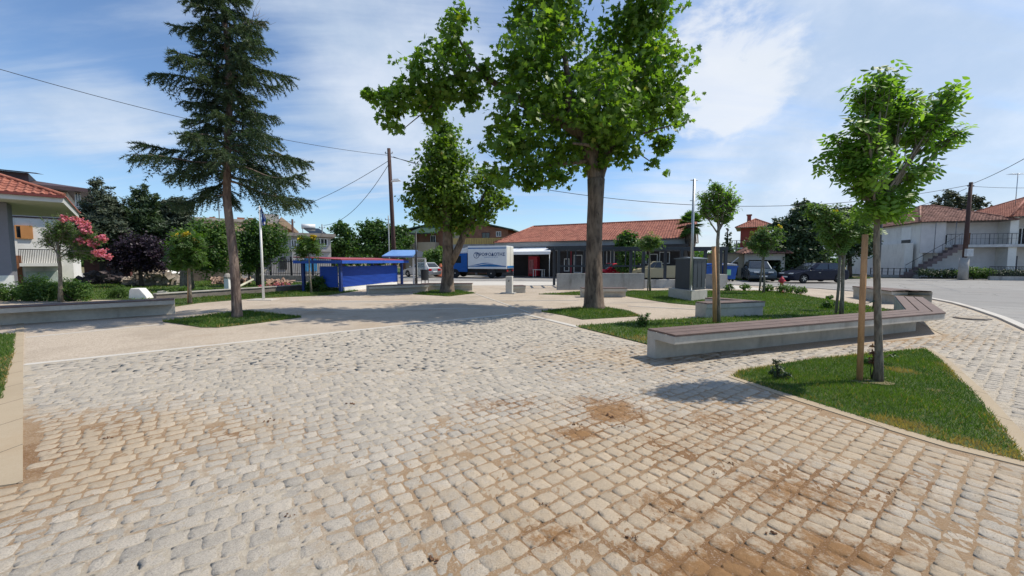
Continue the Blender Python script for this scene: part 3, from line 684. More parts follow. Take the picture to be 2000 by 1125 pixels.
# --- saplings
def sapling(label, u, v, trunk, tr, blobs, n, size, tpl, m, stake=None, flowers=None, per=10, spread=.16, group=None, name='sapling', tb=.5, twigs=10, fl=(yel, 60, .05), bark=greybark, hollow=.2, squash=.9):
    base = G(u, v); D = base.y; r = empty(name, base, 0, label, 'tree', group)
    mb = MB(); T = [base+Vector((0,0,-.06))]+trunkpts(trunk, D); k = len(T)
    mb.tube(T, [tr*(1.25 if i == 0 else 1-.55*i/k) for i in range(k)], 9, wob=.08)
    bl = [Bl(a, b, q, D, dy) for a, b, q, dy in blobs]; mains = []; nl = max(3, int(n**.5/8)); ntw = max(12, n//nl)
    for b in bl: s0 = T[-1].lerp(T[-2], random.random()*.7); mains.append(limb(mb, s0, (b[0], b[1], b[2]), tr*.36, tr*.12, .10, 5, 7))
    w = np.array([b[3] for b in bl])**1.35; w /= w.sum(); pos = []; nr_ = []; tt_ = []
    for i in range(ntw):
        j = int(rng.choice(len(bl), p=w)); b = bl[j]; d = Vector((random.gauss(0,1), random.gauss(0,1), random.gauss(.25,1))).normalized(); q = b[3]*(random.uniform(.45,1.02) if random.random() < .85 else random.uniform(1.1,1.45))
        a0 = mains[j][random.randint(3,6)]; e0 = Vector(b[:3])+d*q; pts = limb(mb, a0, e0, tr*.11+.002, tr*.03+.001, .10, 4, 5); tb_ = min(.8, max(.1, random.gauss(tb, .2)))
        for k in range(nl):
            t = .35+.68*(k+random.random())/nl; f = min(t, .999)*4; p = pts[int(f)].lerp(pts[int(f)+1], f-int(f))+(e0-a0)*max(0, t-1)
            jd = Vector((random.gauss(0,1), random.gauss(0,1), random.gauss(-.2,1))).normalized(); pos.append(p+jd*size*.42); nr_.append(jd*.6+Vector((random.gauss(0,.3), random.gauss(0,.3), .75))); tt_.append(min(.9, max(0, random.gauss(tb_, .12))))
    rel(r, mb).build('trunk', bark, r)
    leafmesh('crown', np.array([tuple(p) for p in pos]), np.array([tuple(p) for p in nr_]), size*rng.uniform(.55, 1.2, len(pos)), tpl, m, r, np.array(tt_))
    if flowers: crown(r, [Bl(a, b, q, D, -.1) for a, b, q in flowers], fl[1]*len(flowers), fl[2], quadleaf(.8), fl[0], name='blossom', per=8, spread=.05, hollow=.1, tbase=.5)
    return r, D
ST = 'wooden stakes tied to the young trees'
TIE = mat('green_tie', (.02,.10,.06), .5)
def stake(label, pts, rad, D0, ties=(), m=treated):
    a = G(*pts[0]) ; D = a.y; r = empty('tree_stake', a, 0, label, 'stake', ST)
    mb = MB(); p = [a+Vector((0,0,-.05))]+[P(u, v, D) for u, v in pts[1:]]; mb.tube(p, rad, 10, wob=.05); rel(r, mb).build('stake', m, r)
    if ties:
        mb = MB()
        for (u0, v0, u1, v1) in ties:
            A = P(u0, v0, D); B_ = P(u1, v1, D0); q = [A, A.lerp(B_, .5)+Vector((0,0,-.02)), B_]; mb.tube(q, .006, 6)
            rel(r, mb).build('tie', TIE, r); mb = MB()
YT = 'young trees planted round the square'
sapling('young ash with long leaflets and crossing limbs, largest sapling, in the triangular grass bed', 1716, 748, [(1717,700), (1714,600), (1712,500), (1713,430), (1712,380)], .050,
        [(1710,205,36,0), (1745,170,24,.1), (1690,240,30,-.2), (1760,235,40,.1), (1800,250,34,0), (1830,230,22,0), (1845,190,18,0), (1735,255,34,.2), (1665,300,34,0), (1640,280,22,.1), (1650,325,26,0), (1705,330,34,-.2), (1750,345,30,.1), (1790,350,20,0),
         (1725,390,34,0), (1780,385,20,0), (1800,330,20,0), (1700,415,20,0), (1755,410,20,0), (1670,345,20,0), (1840,272,20,0), (1865,262,14,0), (1690,370,22,0), (1690,180,24,0), (1722,150,16,0), (1765,150,14,0), (1880,252,10,0), (1858,170,12,0), (1700,270,24,0), (1780,200,22,0), (1612,318,10,0), (1735,425,20,0)], 1120, .205, compound(), ashleaf, per=4, spread=.24, twigs=70, tb=.5, group=YT, hollow=.1)
stake('tall round orange wooden stake beside the ash sapling in the triangular bed', [(1679,747), (1684,600), (1690,458)], .033, G(1716,748).y, [(1682,592,1712,586), (1688,507,1713,494)])
sapling('young tree with narrow willow like leaves behind the long bent bench', 1402, 631, [(1403,600), (1402,540), (1402,470), (1405,430)], .06,
        [(1405,385,30,0), (1385,395,22,.1), (1425,385,22,0), (1400,415,24,0), (1375,410,16,0), (1430,400,16,0), (1398,368,16,0), (1420,425,13,0), (1372,385,12,0)], 2600, .12, oval(.28), ashleaf, per=8, spread=.2, group=YT)
stake('split wooden stake against the willow leaved sapling by the long bench', [(1396,632), (1396,560), (1394,481)], .05, G(1402,631).y)
sapling('small round headed sapling on two thin legs in front of the grey wall', 1270, 569, [(1269,540), (1269,500), (1268,480)], .05, [(1268,470,16,0), (1255,475,12,0), (1282,474,13,0), (1268,482,10,0)], 900, .2, compound(5), palegreen, per=6, spread=.2, group=YT, tb=.35)
stake('thin grey stake under the round headed sapling at the grey wall', [(1265,569), (1266,540), (1267,505)], .035, 0, m=dead)
sapling('leaning sapling with a yellow blossom near the red hydrant', 1491, 573, [(1493,550), (1491,520), (1491,495)], .055, [(1490,470,20,0), (1470,475,15,0), (1510,465,18,0), (1490,455,14,0), (1520,455,10,0), (1490,488,14,0), (1475,460,10,0)], 1300, .22, compound(5), palegreen, per=5, spread=.24, flowers=[(1524,443,4)], group=YT, tb=.3, fl=(yel, 90, .1))
stake('slanting pale stake propping the sapling near the red hydrant', [(1483,570), (1487,530), (1490,500)], .04, 0, m=dead)
sapling('sapling with drooping compound leaves and yellow blossom before the biggest dark tree', 1643, 617, [(1645,580), (1647,520), (1650,480)], .055, [(1640,440,30,0), (1615,430,22,0), (1665,445,26,0), (1640,470,26,0), (1600,415,12,0), (1680,430,18,0), (1620,455,20,0), (1690,455,16,0), (1610,405,9,0), (1585,410,10,0)], 1300, .24, compound(), palegreen, per=5, spread=.26,
        flowers=[(1632,412,4), (1684,428,7), (1690,440,4)], group=YT, tb=.6, fl=(yel, 90, .07))
stake('slanting brown stake beside the yellow blossomed sapling on the right lawn', [(1632,615), (1638,560), (1641,490)], .035, 0, m=dead)
sapling('sapling with yellow blossom spikes beside the long oleander bench', 372, 594, [(371,560), (369,520), (367,495)], .05, [(365,480,26,0), (350,495,20,.1), (382,490,22,0), (365,510,22,0), (350,470,14,0), (380,470,14,0), (345,515,14,0), (390,510,12,0)], 1600, .22, compound(), greenleaf, per=5, spread=.24,
        flowers=[(345,463,7), (362,457,7), (381,468,6)], group=YT, tb=.45, fl=(yel, 130, .08))
stake('thin stake next to the sapling beside the oleander bench', [(367,594), (368,560), (368,525)], .03, 0, m=treated)
sapling('thin sapling with yellow blossom at the left end of the blue shelter', 608, 573, [(606,545), (604,515), (603,495)], .045, [(602,480,17,0), (590,490,13,0), (614,485,14,0), (595,470,10,0), (612,472,9,0)], 700, .26, compound(), greenleaf, per=5, spread=.24,
        flowers=[(587,466,5), (611,463,6), (578,483,4)], group=YT, tb=.5, fl=(yel, 130, .1))
# oleander-like tree with pink flowers
sapling('crape myrtle tree with clusters of pink blossom behind the left bench', 118, 590, [(118,560), (117,520), (112,470)], .07, [(105,455,26,0), (125,450,26,0), (95,470,18,0), (140,470,24,.2), (160,480,22,0), (120,440,16,0), (145,500,18,0), (180,495,16,0), (170,455,18,0), (190,470,14,0)], 6500, .11, oval(.22), greenleaf, per=8, spread=.22,
        flowers=[(128,428,8), (150,430,10), (165,440,11), (158,470,10), (178,472,9), (200,465,9), (195,492,11), (205,499,9), (182,478,8), (168,452,9), (212,503,6)], tb=.6, fl=(pink, 260, .075), name='flowering_tree', group='')
# generic far trees
def ftree(label, u, v, D, trunk, blobs, n, size, m, tpl=None, tr=.18, name='garden_tree', per=14, spread=.2, tb=.4, bark=darkbark, group=None, hollow=.3, squash=.9, cat='tree', fringe=.15, **kw):
    base = Vector(((u-1000)/FPX*D, D, 0)); r = empty(name, base, 0, label, cat, group)
    mb = MB(); T = [base+Vector((0,0,-.1))]+trunkpts(trunk, D); mb.tube(T, [tr*(1-.5*i/len(T)) for i in range(len(T))], 8, wob=.1)
    bl = [Bl(a, b, q, D, dy) for a, b, q, dy in blobs]
    for b in bl[:8]: limb(mb, T[-1], b[:3], tr*.4, tr*.1, .05, 5, 5)
    rel(r, mb).build('trunk', bark, r); crown(r, bl, n, size, tpl or quadleaf(.7), m, per=per, spread=spread, tbase=tb, hollow=hollow, squash=squash, fringe=fringe); return r
ftree('grey green cypress with a leaning tip beside the white balcony house', 200, 545, 27, [(200,520), (200,480)], [(187,356,9,0), (192,375,13,0), (205,392,16,0), (215,402,18,0), (185,405,20,.5), (210,430,34,0), (175,445,28,0), (190,480,34,0), (230,450,30,0), (160,470,20,0), (225,415,20,0), (214,365,6,0), (160,420,14,0)], 26000, .26, greyfir, tpl=quadleaf(.3), per=26, spread=.16, name='cypress_tree', tb=.5)
ftree('dark green conifer with a pointed top in the middle of the left conifer group', 275, 545, 28, [(275,520), (275,470)], [(278,362,7,0), (278,378,12,0), (272,395,18,0), (290,400,16,0), (275,425,30,0), (260,450,32,0), (300,440,26,0), (275,480,36,0), (262,372,6,0), (304,384,8,0)], 22000, .25, darkleaf, tpl=quadleaf(.3), per=26, spread=.15, name='conifer_tree', tb=.7)
ftree('brownish green conifer at the right end of the left conifer group', 340, 545, 29, [(340,520), (340,480)], [(335,395,12,0), (350,400,16,0), (325,415,22,0), (355,420,20,0), (340,445,32,0), (368,400,9,0), (318,450,22,0), (340,480,30,0), (372,440,14,0), (318,398,8,0)], 22000, .25, greyfir, tpl=quadleaf(.3), per=26, spread=.15, name='conifer_tree', tb=.35)
ftree('purple leaved plum tree on the park lawn left of the spruce', 275, 560, 24, [(275,545), (273,520), (270,500)], [(270,480,28,0), (245,490,24,0), (295,485,24,0), (225,500,16,0), (270,510,26,0), (310,500,16,0), (300,520,16,0), (240,520,18,0), (320,520,8,0)], 8000, .15, purple, tr=.12, name='plum_tree')
ftree('wide green tree with a thick bare trunk left of the spruce trunk', 364, 562, 21.5, [(364,545), (364,520), (372,500)], [(370,470,24,0), (400,455,28,0), (430,460,28,0), (420,490,32,0), (390,500,28,0), (360,495,22,0), (345,480,16,0), (440,490,18,0), (350,515,14,0), (410,520,20,0), (435,520,14,0), (440,445,14,0)], 12000, .15, greenleaf, tr=.34, bark=greybark, tb=.5)
ftree('round green tree right of the spruce trunk by the flagpole', 505, 555, 25, [(505,540), (505,510)], [(490,450,24,0), (520,450,24,0), (545,465,18,0), (490,480,30,0), (525,485,28,0), (550,490,12,0), (470,470,16,0), (500,510,20,0), (480,505,14,0), (505,440,14,0)], 9500, .15, greenleaf, tr=.2, tb=.35)
ftree('small pale bush tree at the iron fence', 486, 548, 26, [(486,535), (486,520)], [(486,520,12,0), (478,528,9,0), (494,526,9,0)], 1300, .13, palegreen, tr=.06, name='small_tree')
ftree('wide bluish green tree rising behind the blue shelter', 735, 535, 46, [(735,510), (735,490)], [(725,440,14,0), (715,450,18,0), (735,455,22,0), (755,450,18,0), (770,455,18,0), (785,450,12,0), (745,480,28,0), (775,480,26,0), (715,480,24,0), (795,470,14,0), (740,435,9,0)], 8500, .32, greenleaf, tr=.3, tb=.35, per=16, spread=.22)
ftree('lower bluish green tree left of the wide one behind the blue shelter', 670, 535, 45, [(670,510), (670,490)], [(667,440,10,0), (660,450,15,0), (680,455,15,0), (665,475,22,0), (690,480,20,0), (655,495,18,0), (640,500,12,0)], 4500, .3, greenleaf, tr=.25, tb=.3, per=16, spread=.2)
ftree('rounded yellow green shrub in front of the brick house', 850, 535, 42, [(850,525), (850,515)], [(840,505,15,0), (855,498,15,0), (862,510,14,0), (832,500,9,0), (856,486,7,0), (845,520,14,0), (868,495,8,0)], 3800, .22, palegreen, tr=.1, tb=.4, name='shrub', cat='shrub')
ftree('leafy garden tree behind the pergola in front of the red roof', 1225, 536, 32, [(1225,525), (1225,500)], [(1218,465,14,0), (1232,463,12,0), (1225,480,18,0), (1210,480,9,0), (1240,480,10,0), (1225,500,20,0), (1222,520,16,0), (1245,500,14,0)], 4200, .26, greenleaf, tr=.14, tb=.35)
ftree('largest dark evergreen tree between the two parked cars on the right', 1550, 545, 35, [(1550,530), (1550,500)], [(1575,405,12,0), (1565,402,10,0), (1560,425,22,0), (1580,425,22,0), (1540,450,28,0), (1580,460,30,0), (1525,480,24,0), (1555,490,34,0), (1590,490,28,0), (1530,520,26,0), (1570,520,30,0), (1600,450,20,0), (1520,505,16,0), (1512,440,12,0), (1605,520,14,0), (1590,405,10,0)], 21000, .26, darkleaf, tr=.3, per=16, spread=.2, tb=.75)
ftree('dark broad tree beside the white house behind the yellow blossomed sapling', 1660, 540, 37, [(1660,525), (1660,490)], [(1640,425,20,0), (1665,420,20,0), (1685,435,18,0), (1650,455,28,0), (1680,465,24,0), (1630,465,22,0), (1660,485,24,0), (1700,470,14,0), (1690,490,12,0)], 9500, .28, darkleaf, tr=.22, per=16, spread=.2, tb=.55)
ftree('feathery grey green pine behind the white corner house roof', 1850, 540, 52, [(1850,480), (1850,430)], [(1840,385,9,0), (1855,380,11,0), (1870,392,12,0), (1895,385,9,0), (1910,392,8,0), (1925,400,6,0), (1845,400,12,0), (1880,405,14,0), (1825,400,8,0), (1905,405,10,0), (1938,404,4,0)], 3600, .3, greyfir, tr=.25, per=14, spread=.17, tb=.7, name='pine_tree', hollow=.1)
ftree('thin dark spire of a conifer behind the pergola end', 1421, 540, 48, [(1421,500), (1421,450)], [(1421,448,3,0), (1421,458,5,0), (1421,468,7,0), (1421,478,9,0), (1421,490,12,0), (1421,505,13,0)], 1800, .2, darkleaf, tr=.1, tb=.8, name='conifer_tree', per=10, spread=.12)
def shrub(label, u, v, blobs, n, size, m, name='shrub', tpl=None, D=None, fl=None, stems=6, group=None, tb=.45, per=8, spread=.1, hollow=.2):
    base = G(u, v) if D is None else Vector(((u-1000)/FPX*D, D, 0)); r = empty(name, base, 0, label, 'shrub', group); D = base.y
    bl = [Bl(a, b, q, D, 0) for a, b, q in blobs]; mb = MB()
    for i in range(stems): 
        b = bl[i % len(bl)]; limb(mb, base+Vector((random.gauss(0,.02), random.gauss(0,.02), -.02)), (b[0]+random.gauss(0, b[3]*.5), b[1]+random.gauss(0, b[3]*.5), b[2]+b[3]*random.uniform(0,.9)), .009*(D/6)**.5, .003, .1, 5, 5)
    rel(r, mb).build('stems', darkbark, r); crown(r, bl, n, size, tpl or oval(.45), m, name='foliage', per=per, spread=spread, tbase=tb, hollow=hollow)
    if fl: crown(r, bl, fl[1], fl[2], quadleaf(.9), fl[0], name='blossom', per=5, spread=.06, hollow=.6)
    return r
shrub('left end leafy shrub behind the oleander bench by the grey house', 20, 588, [(10,570,20), (35,575,18), (55,580,12), (-15,575,20)], 2600, .09, greenleaf)
shrub('tallest dark shrub behind the left bench, left of the crape myrtle trunk', 80, 588, [(70,555,22), (85,565,22), (60,575,18), (95,578,18), (105,560,12)], 3600, .09, greenleaf, tb=.3)
shrub('dark shrub behind the left bench right of the crape myrtle trunk', 148, 588, [(140,560,20), (155,565,18), (130,578,16), (165,578,14), (125,560,12)], 3200, .09, greenleaf, tb=.35)
shrub('feathery low bush left of the white rock', 232, 583, [(225,568,10), (238,566,10), (245,574,9), (220,576,8)], 1400, .1, greenleaf, tb=.6, tpl=oval(.15))
shrub('spiky leaved plants at the foot of the thick bare trunk', 345, 581, [(338,568,9), (352,566,9), (362,572,8), (330,574,7)], 900, .16, greenleaf, tb=.7, tpl=oval(.18))
shrub('low spiky plants right of the thick bare trunk', 395, 576, [(385,567,7), (398,565,7), (408,569,6)], 700, .14, palegreen, tpl=oval(.18))
shrub('bush under the left end of the blue shelter roof', 618, 570, [(612,555,12), (625,548,12), (632,560,10), (605,562,8)], 1800, .13, greenleaf)
shrub('leggy sparse shrub at the left tip of the triangular grass bed', 1522, 742, [(1518,722,13), (1530,730,12), (1508,728,9), (1515,705,8), (1540,733,7)], 170, .05, leafmat('leggy_leaf', (.02,.045,.015), (.06,.085,.04), .2), stems=14, per=3, spread=.06, hollow=.1)
shrub('low dark leaved plant behind the ash sapling trunk', 1700, 714, [(1700,704,8), (1690,706,7), (1715,703,7), (1745,694,6)], 160, .06, greenleaf, stems=10, per=3)
shrub('reddish leaved shoots growing up the ash sapling trunk', 1706, 742, [(1709,690,6), (1706,705,7), (1709,676,4)], 130, .045, leafmat('red_leaf', (.08,.03,.02), (.2,.1,.06), .2), stems=6, per=3)
shrub('dark upright shrub on the lawn left of the long bent bench', 1255, 640, [(1256,622,9), (1250,630,9), (1264,616,6), (1262,630,7)], 420, .07, greenleaf, per=5, tpl=oval(.3), tb=.35)
SG = 'small shrubs at the far lawn edge'
for lb, u, v, s in (('small shrub at the corner of the low grey wall post', 1425, 569, 1.1), ('small shrub between the wall post and the leaning sapling', 1455, 568, 1.1), ('small shrub at the foot of the leaning sapling', 1500, 571, 1.2),
                    ('widest small shrub right in front of the red hydrant', 1530, 574, 1.5), ('second small shrub right of the red hydrant', 1545, 573, 1.2), ('third small shrub right of the hydrant, alone on the lawn rim', 1563, 576, 1.2),
                    ('tiny shoot at the pavement side of the right lawn', 1620, 586, .7), ('low scattered plant left of the yellow blossomed sapling foot', 1617, 603, 1.2)):
    shrub(lb, u, v, [(u, v-9*s, 6*s), (u-5*s, v-6*s, 5*s), (u+5*s, v-7*s, 5*s)], int(260*s), .11, greenleaf, per=5, group=SG, tpl=oval(.35), tb=.55)
# pink flower bed
r = shrub('low mound of pink flowers on the park lawn beside the flagpole', 545, 564, [(510,560,4), (525,559,5), (540,557,6), (555,557,6), (565,559,5)], 1100, .07, palegreen, name='flower_bed', fl=(pink, 2400, .06)); r['category'] = 'flowers'
# palm
D = 33.4; base = Vector(((1350-1000)/FPX*D, D, 0)); r = empty('palm_tree', base, 0, 'fan palm with a shaggy trunk at the right end of the red roofed building', 'tree')
mb = MB(); top = P(1350,438,D); mb.tube([base, P(1350,500,D), P(1350,470,D), top], [.2,.2,.4,.3], 10, wob=.3); rel(r, mb).build('trunk', barkmat('palm_bark', (.03,.025,.02), (.12,.09,.06)), r)
V = []; F = []; tt = []
for k in range(52):
    az = k*2.4; el = R(random.uniform(-60, 80)); d = Vector((math.cos(az)*math.cos(el), math.sin(az)*math.cos(el), math.sin(el))); L = random.uniform(.3, .75); hub = top+d*L-base
    s = d.cross(Vector((0,0,1))).normalized(); up = s.cross(d)
    for j in range(13):
        a = R(-75+150*j/12); q = d*math.cos(a)+s*math.sin(a)+up*.12; q.z -= .25; b = len(V); w = q.cross(up).normalized()*.07
        V += [hub, hub+q*.35+w, hub+q*random.uniform(.6,.8), hub+q*.35-w]; F += [(b, b+1, b+2), (b, b+2, b+3)]; tt += [random.uniform(0,.8)]*4
npmesh('fronds', V, F, darkleaf if False else greenleaf, r, tt)
# ------------------------------------------------------------------ buildings
def FACE(u0, u1, D, turn=0.0):
    """two ground points seen at columns u0, u1 whose joining line is square to the sight line at distance D (plus turn)"""
    um = (u0+u1)/2; m = GD(um, D); n = Vector((m.x, m.y, 0)).normalized(); t = Vector((n.y, -n.x, 0)); t.rotate(Matrix.Rotation(turn, 3, 'Z')); out = []
    for u in (u0, u1):
        k = (u-1000)/FPX; a = (m.x-k*m.y)/(k*t.y-t.x); out.append(m+t*a)
    return out
class House:
    def __init__(s, name, label, cat, p0, p1, group=None):
        p0 = Vector((p0[0], p0[1], 0)); p1 = Vector((p1[0], p1[1], 0)); d = p1-p0; s.W = d.length; s.a = math.atan2(d.y, d.x)
        s.r = empty(name, p0, s.a, label, cat, group); s.M = Matrix.Translation(p0) @ Matrix.Rotation(s.a, 4, 'Z'); s.I = s.M.inverted()
    def at(s, u, v, y=0.0):          # facade point seen at photo pixel (u, v), local x and z
        o = s.I @ Vector((0,0,CAMZ)); d = s.I.to_3x3() @ ray(u, v); t = (y-o.y)/d.y; p = o+d*t; return p.x, p.z
    def atx(s, u, v, x):
        o = s.I @ Vector((0,0,CAMZ)); d = s.I.to_3x3() @ ray(u, v); t = (x-o.x)/d.x; p = o+d*t; return p.y, p.z
    def box(s, name, m, x0, x1, y0, y1, z0, z1, bevel=0, parent=None): return MB().box(x0, x1, y0, y1, z0, z1).build(name, m, parent or s.r, bevel)
    def window(s, x0, x1, z0, z1, y=-.05, fm=None, pm=None, name='window', bars=1, ft=.07):
        fm = fm or whitem; mb = MB(); mb.box(x0, x1, y, y+.08, z0, z0+ft).box(x0, x1, y, y+.08, z1-ft, z1).box(x0, x0+ft, y, y+.08, z0+ft, z1-ft).box(x1-ft, x1, y, y+.08, z0+ft, z1-ft)
        for i in range(bars): xm = x0+(x1-x0)*(i+1)/(bars+1); mb.box(xm-.03, xm+.03, y+.01, y+.07, z0+ft, z1-ft)
        o = mb.build(name, fm, s.r); MB().box(x0+ft*.5, x1-ft*.5, y+.03, y+.05, z0+ft*.5, z1-ft*.5).build('pane', pm or glass, o); return o
    def winpx(s, u0, v0, u1, v1, y=-.05, yp=0.0, **k):
        x0, z1 = s.at(u0, v0, yp); x1, z0 = s.at(u1, v1, yp); return s.window(x0, x1, z0, z1, y=y+yp, **k)
def tiles(mb, a, b, up, S_, s0=0.0, s1=0.0, cw=.24, rh=.36, amp=.045):
    """corrugated tile field: a-b eave, up = unit vector up the slope, S_ slope length, s0/s1 hip insets of the ridge"""
    a = Vector(a); b = Vector(b); d = (b-a); Wd = d.length; d.normalize(); nrm = d.cross(up).normalized()
    if nrm.z < 0: nrm = -nrm
    nc = max(1, int(Wd/cw)); cw = Wd/nc
    for i in range(nc):
        xm = (i+.5)*cw; mx = S_
        if s0 > 0: mx = min(mx, S_*xm/s0)
        if s1 > 0: mx = min(mx, S_*(Wd-xm)/s1)
        nr = max(1, int(mx/rh+.5)); 
        for j in range(nr):
            t0 = j*rh; t1 = min((j+1)*rh+.03, mx+.02)
            prof = [(0,0), (.12,.55), (.3,1), (.48,.55), (.6,0), (1.0,-.12)]; vs = []
            jt = random.uniform(-.006,.006)
            for (tt_, lift) in ((t0, .028), (t1, 0)):
                for px, pz in prof: vs.append(a+d*(i*cw+px*cw)+up*tt_+nrm*(amp*pz+lift+jt))
            k = len(prof); vs += [p-nrm*.03 for p in vs[:k]]
            mb.add(vs, [(q, q+1, k+q+1, k+q) for q in range(k-1)]+[(2*k+q, 2*k+q+1, q+1, q) for q in range(k-1)])
def hip(h, x0, x1, y0, y1, z, rise, m, under, ridge_in=None, gable=False, right_gable=False):
    """hip or gable roof over local rectangle"""
    hw = (y1-y0)/2; ri = 0.0 if gable else (hw if ridge_in is None else ridge_in); ri = min(ri, (x1-x0)/2-.01)
    A = Vector((x0,y0,z)); B = Vector((x1,y0,z)); C_ = Vector((x1,y1,z)); D_ = Vector((x0,y1,z)); r0 = Vector((x0+ri,(y0+y1)/2,z+rise)); rj = 0.0 if right_gable else ri; r1 = Vector((x1-rj,(y0+y1)/2,z+rise))
    MB().add([A,B,C_,D_,r0,r1], [(0,1,5,4), (2,3,4,5), (1,2,5), (3,0,4), (3,2,1,0)]).build('roof_deck', under, h.r)
    mb = MB(); uf = Vector((0, hw, rise)); S_ = uf.length; uf.normalize(); lift = Vector((0,0,.03)); 
    tiles(mb, A+lift, B+lift, uf, S_, ri, rj); tiles(mb, C_+lift, D_+lift, Vector((0,-uf.y,uf.z)), S_, rj, ri)
    if not gable:
        us = Vector((ri, 0, rise)); S2 = us.length; us.normalize()
        tiles(mb, D_+lift, A+lift, us, S2, hw, hw)
        if not right_gable: tiles(mb, B+lift, C_+lift, Vector((-us.x,0,us.z)), S2, hw, hw)
    ro = mb.build('roof', m, h.r)
    mb = MB(); up = Vector((0,0,.08)); mb.tube([r0+up, r1+up], .09, 8)
    if not gable:
        for p, q in ((A,r0), (D_,r0), (B,r1), (C_,r1)): mb.tube([p+up, q+up], .08, 7)
    mb.build('ridge', m, ro); return ro
fasciam = mat('white_soffit', (.55,.54,.5), .8, .06); gutter = mat('red_gutter', (.13,.03,.025), .5, .1)
# house 1, grey wall and red hip roof at the far left
cr = Vector((-20.5,18,0)); d45 = Vector((.7071,.7071,0)); L = 11
h = House('grey_house', 'grey walled house with a red hip roof and deep white eaves, leftmost', 'house', cr-d45*L, cr)
zt = P(135,396,18).z
h.box('wall', greywall, -3, L-1.8, 1.5, 2.7, 0, zt-.02); h.box('soffit', fasciam, -3.2, L, 0, 9.3, zt, zt+.26)
h.box('gutter', gutter, -3.25, L+.06, -.09, -.004, zt+.2, zt+.32); h.box('plinth', whitewall, -2.9, L-1.76, 1.44, 1.5, 0, .95)
hip(h, -3.2, L+.05, -.05, 9.35, zt+.27, 2.1, redtile, fasciam)
mb = MB(); 
for i in range(18): mb.box(-3+i*.6, -2.97+i*.6, .6, .63, 0, 1.0)
mb.box(-3, 8, .6, .63, 1.0, 1.04).build('railing', blackm, h.r)
# house 2, white with balcony and dark roof
cr = Vector((-30.2,30,0))
cr = Vector(((188-1000)/FPX*30, 30, 0)); L = 13
h = House('balcony_house', 'white two storey house with a dark stepped roof, orange shutter and iron balcony', 'house', cr-d45*L, cr)
zt = P(186,376,30).z
h.box('wall', whitewall, 0, L-1.2, .9, 9, 0, zt-.02)
MB().add([(-.5,-.2,zt), (L,-.2,zt), (L,9.5,zt), (-.5,9.5,zt), (-.5,4.5,zt+1.2), (L-4.5,4.5,zt+1.2), (-.5,-.2,zt+.25), (L,-.2,zt+.25), (L,9.5,zt+.25), (-.5,9.5,zt+.25)], [(0,1,2,3), (6,7,5,4), (7,8,5), (8,9,4,5), (9,6,4), (0,1,7,6), (1,2,8,7), (2,3,9,8), (3,0,6,9)]).build('roof', darkroof, h.r)
o = h.box('dormer', darkroof, 4.5, L-3.0, .8, 5, zt+.5, zt+1.1); MB().add([(4,.2,zt+1.1), (L-2.6,.2,zt+1.1), (L-2.6,5,zt+1.7), (4,5,zt+1.7)], [(0,1,2,3)]).build('dormer_roof', oldtile, o)
orange = mat('orange_shutter', (.48,.22,.075), .7, .1)
h.window(*[*(h.at(28,440,.9)[0], h.at(64,465,.9)[0])], h.at(40,466,.9)[1], h.at(40,440,.9)[1], y=.83, fm=orange)
h.box('shutter', orange, h.at(40,450,.8)[0], h.at(64,450,.8)[0], .76, .82, h.at(40,466,.8)[1], h.at(40,440,.8)[1])
x0 = h.at(40,510,.2)[0]; x1 = h.at(116,510,.2)[0]; zb = h.at(80,514,0)[1]
b = h.box('balcony', whitewall, x0, x1, -.3, .9, zb-.22, zb); mb = MB(); mb.box(x0, x1, -.28, -.24, zb+.95, zb+1.0)
for i in range(24): xx = x0+(x1-x0)*i/23; mb.box(xx-.015, xx+.015, -.27, -.25, zb, zb+.95)
mb.build('railing', blackm, b)
h.box('string_course', darkroof, 0, L-1.15, .84, .9, h.at(60,424,.9)[1]-.06, h.at(60,424,.9)[1]+.04)
h.winpx(145,375,160,405, yp=.9)
h.box('door', mat('brown_door', (.22,.09,.04), .7), h.at(28,530,.9)[0], h.at(44,530,.9)[0], .84, .9, .0, 2.0)
h.box('lean_to', mat('pale_green_wall', (.42,.48,.45), .8), h.at(50,530,.3)[0], h.at(112,530,.3)[0], .3, .89, 0, zb-.6)
# long red roof building
h = House('long_building', 'long low building with a red tiled roof, dark glazed front and white awnings', 'building', (-1.4,43.2), (15.6,34.4))
Wd = h.W; dep = 10
MB().box(0, Wd, 0, dep, 0, 3.5).build('wall', mat('dim_wall', (.16,.15,.145), .9, .15), h.r)
h.box('cornice', mat('grey_fascia', (.36,.35,.33), .9, .1), -.3, Wd+.1, -.5, -.003, 3.1, 3.55)
hip(h, -.3, Wd+.3, -.7, dep+.7, 3.56, 2.1, redtile, fasciam, ridge_in=2.2, right_gable=True)
h.box('canopy', mat('dark_canopy', (.03,.03,.032), .7), 6.4, Wd, -2.0, -.504, 2.85, 3.05)
darkint = mat('dark_interior', (.025,.022,.022), .8)
for (u0, u1, v0) in ((1003,1022,496), (1022,1031,497), (1052,1088,497)): 
    x0 = h.at(u0,500)[0]; x1 = h.at(u1,500)[0]; h.box('shop_opening', darkint, x0, x1, -.03, .02, .05, 2.5)
h.box('shaded_glazing', mat('shaded_front', (.035,.03,.032), .6, .4), 6.3, Wd-.4, -.035, -.004, .15, 2.75)  # dark panel paints the roof's shade over the glazed right part
h.winpx(1121,498,1137,533, bars=0, pm=darkint, name='glazed_door'); h.winpx(1102,505,1112,530, bars=0)
redf = mat('red_frame', (.30,.03,.05), .5); x0 = h.at(1115,500)[0]; x1 = h.at(1140,500)[0]
MB().box(x0, x0+.12, -.12, -.06, 0, 2.6).box(x0, x1, -.12, -.06, 2.62, 2.8).build('red_surround', redf, h.r)
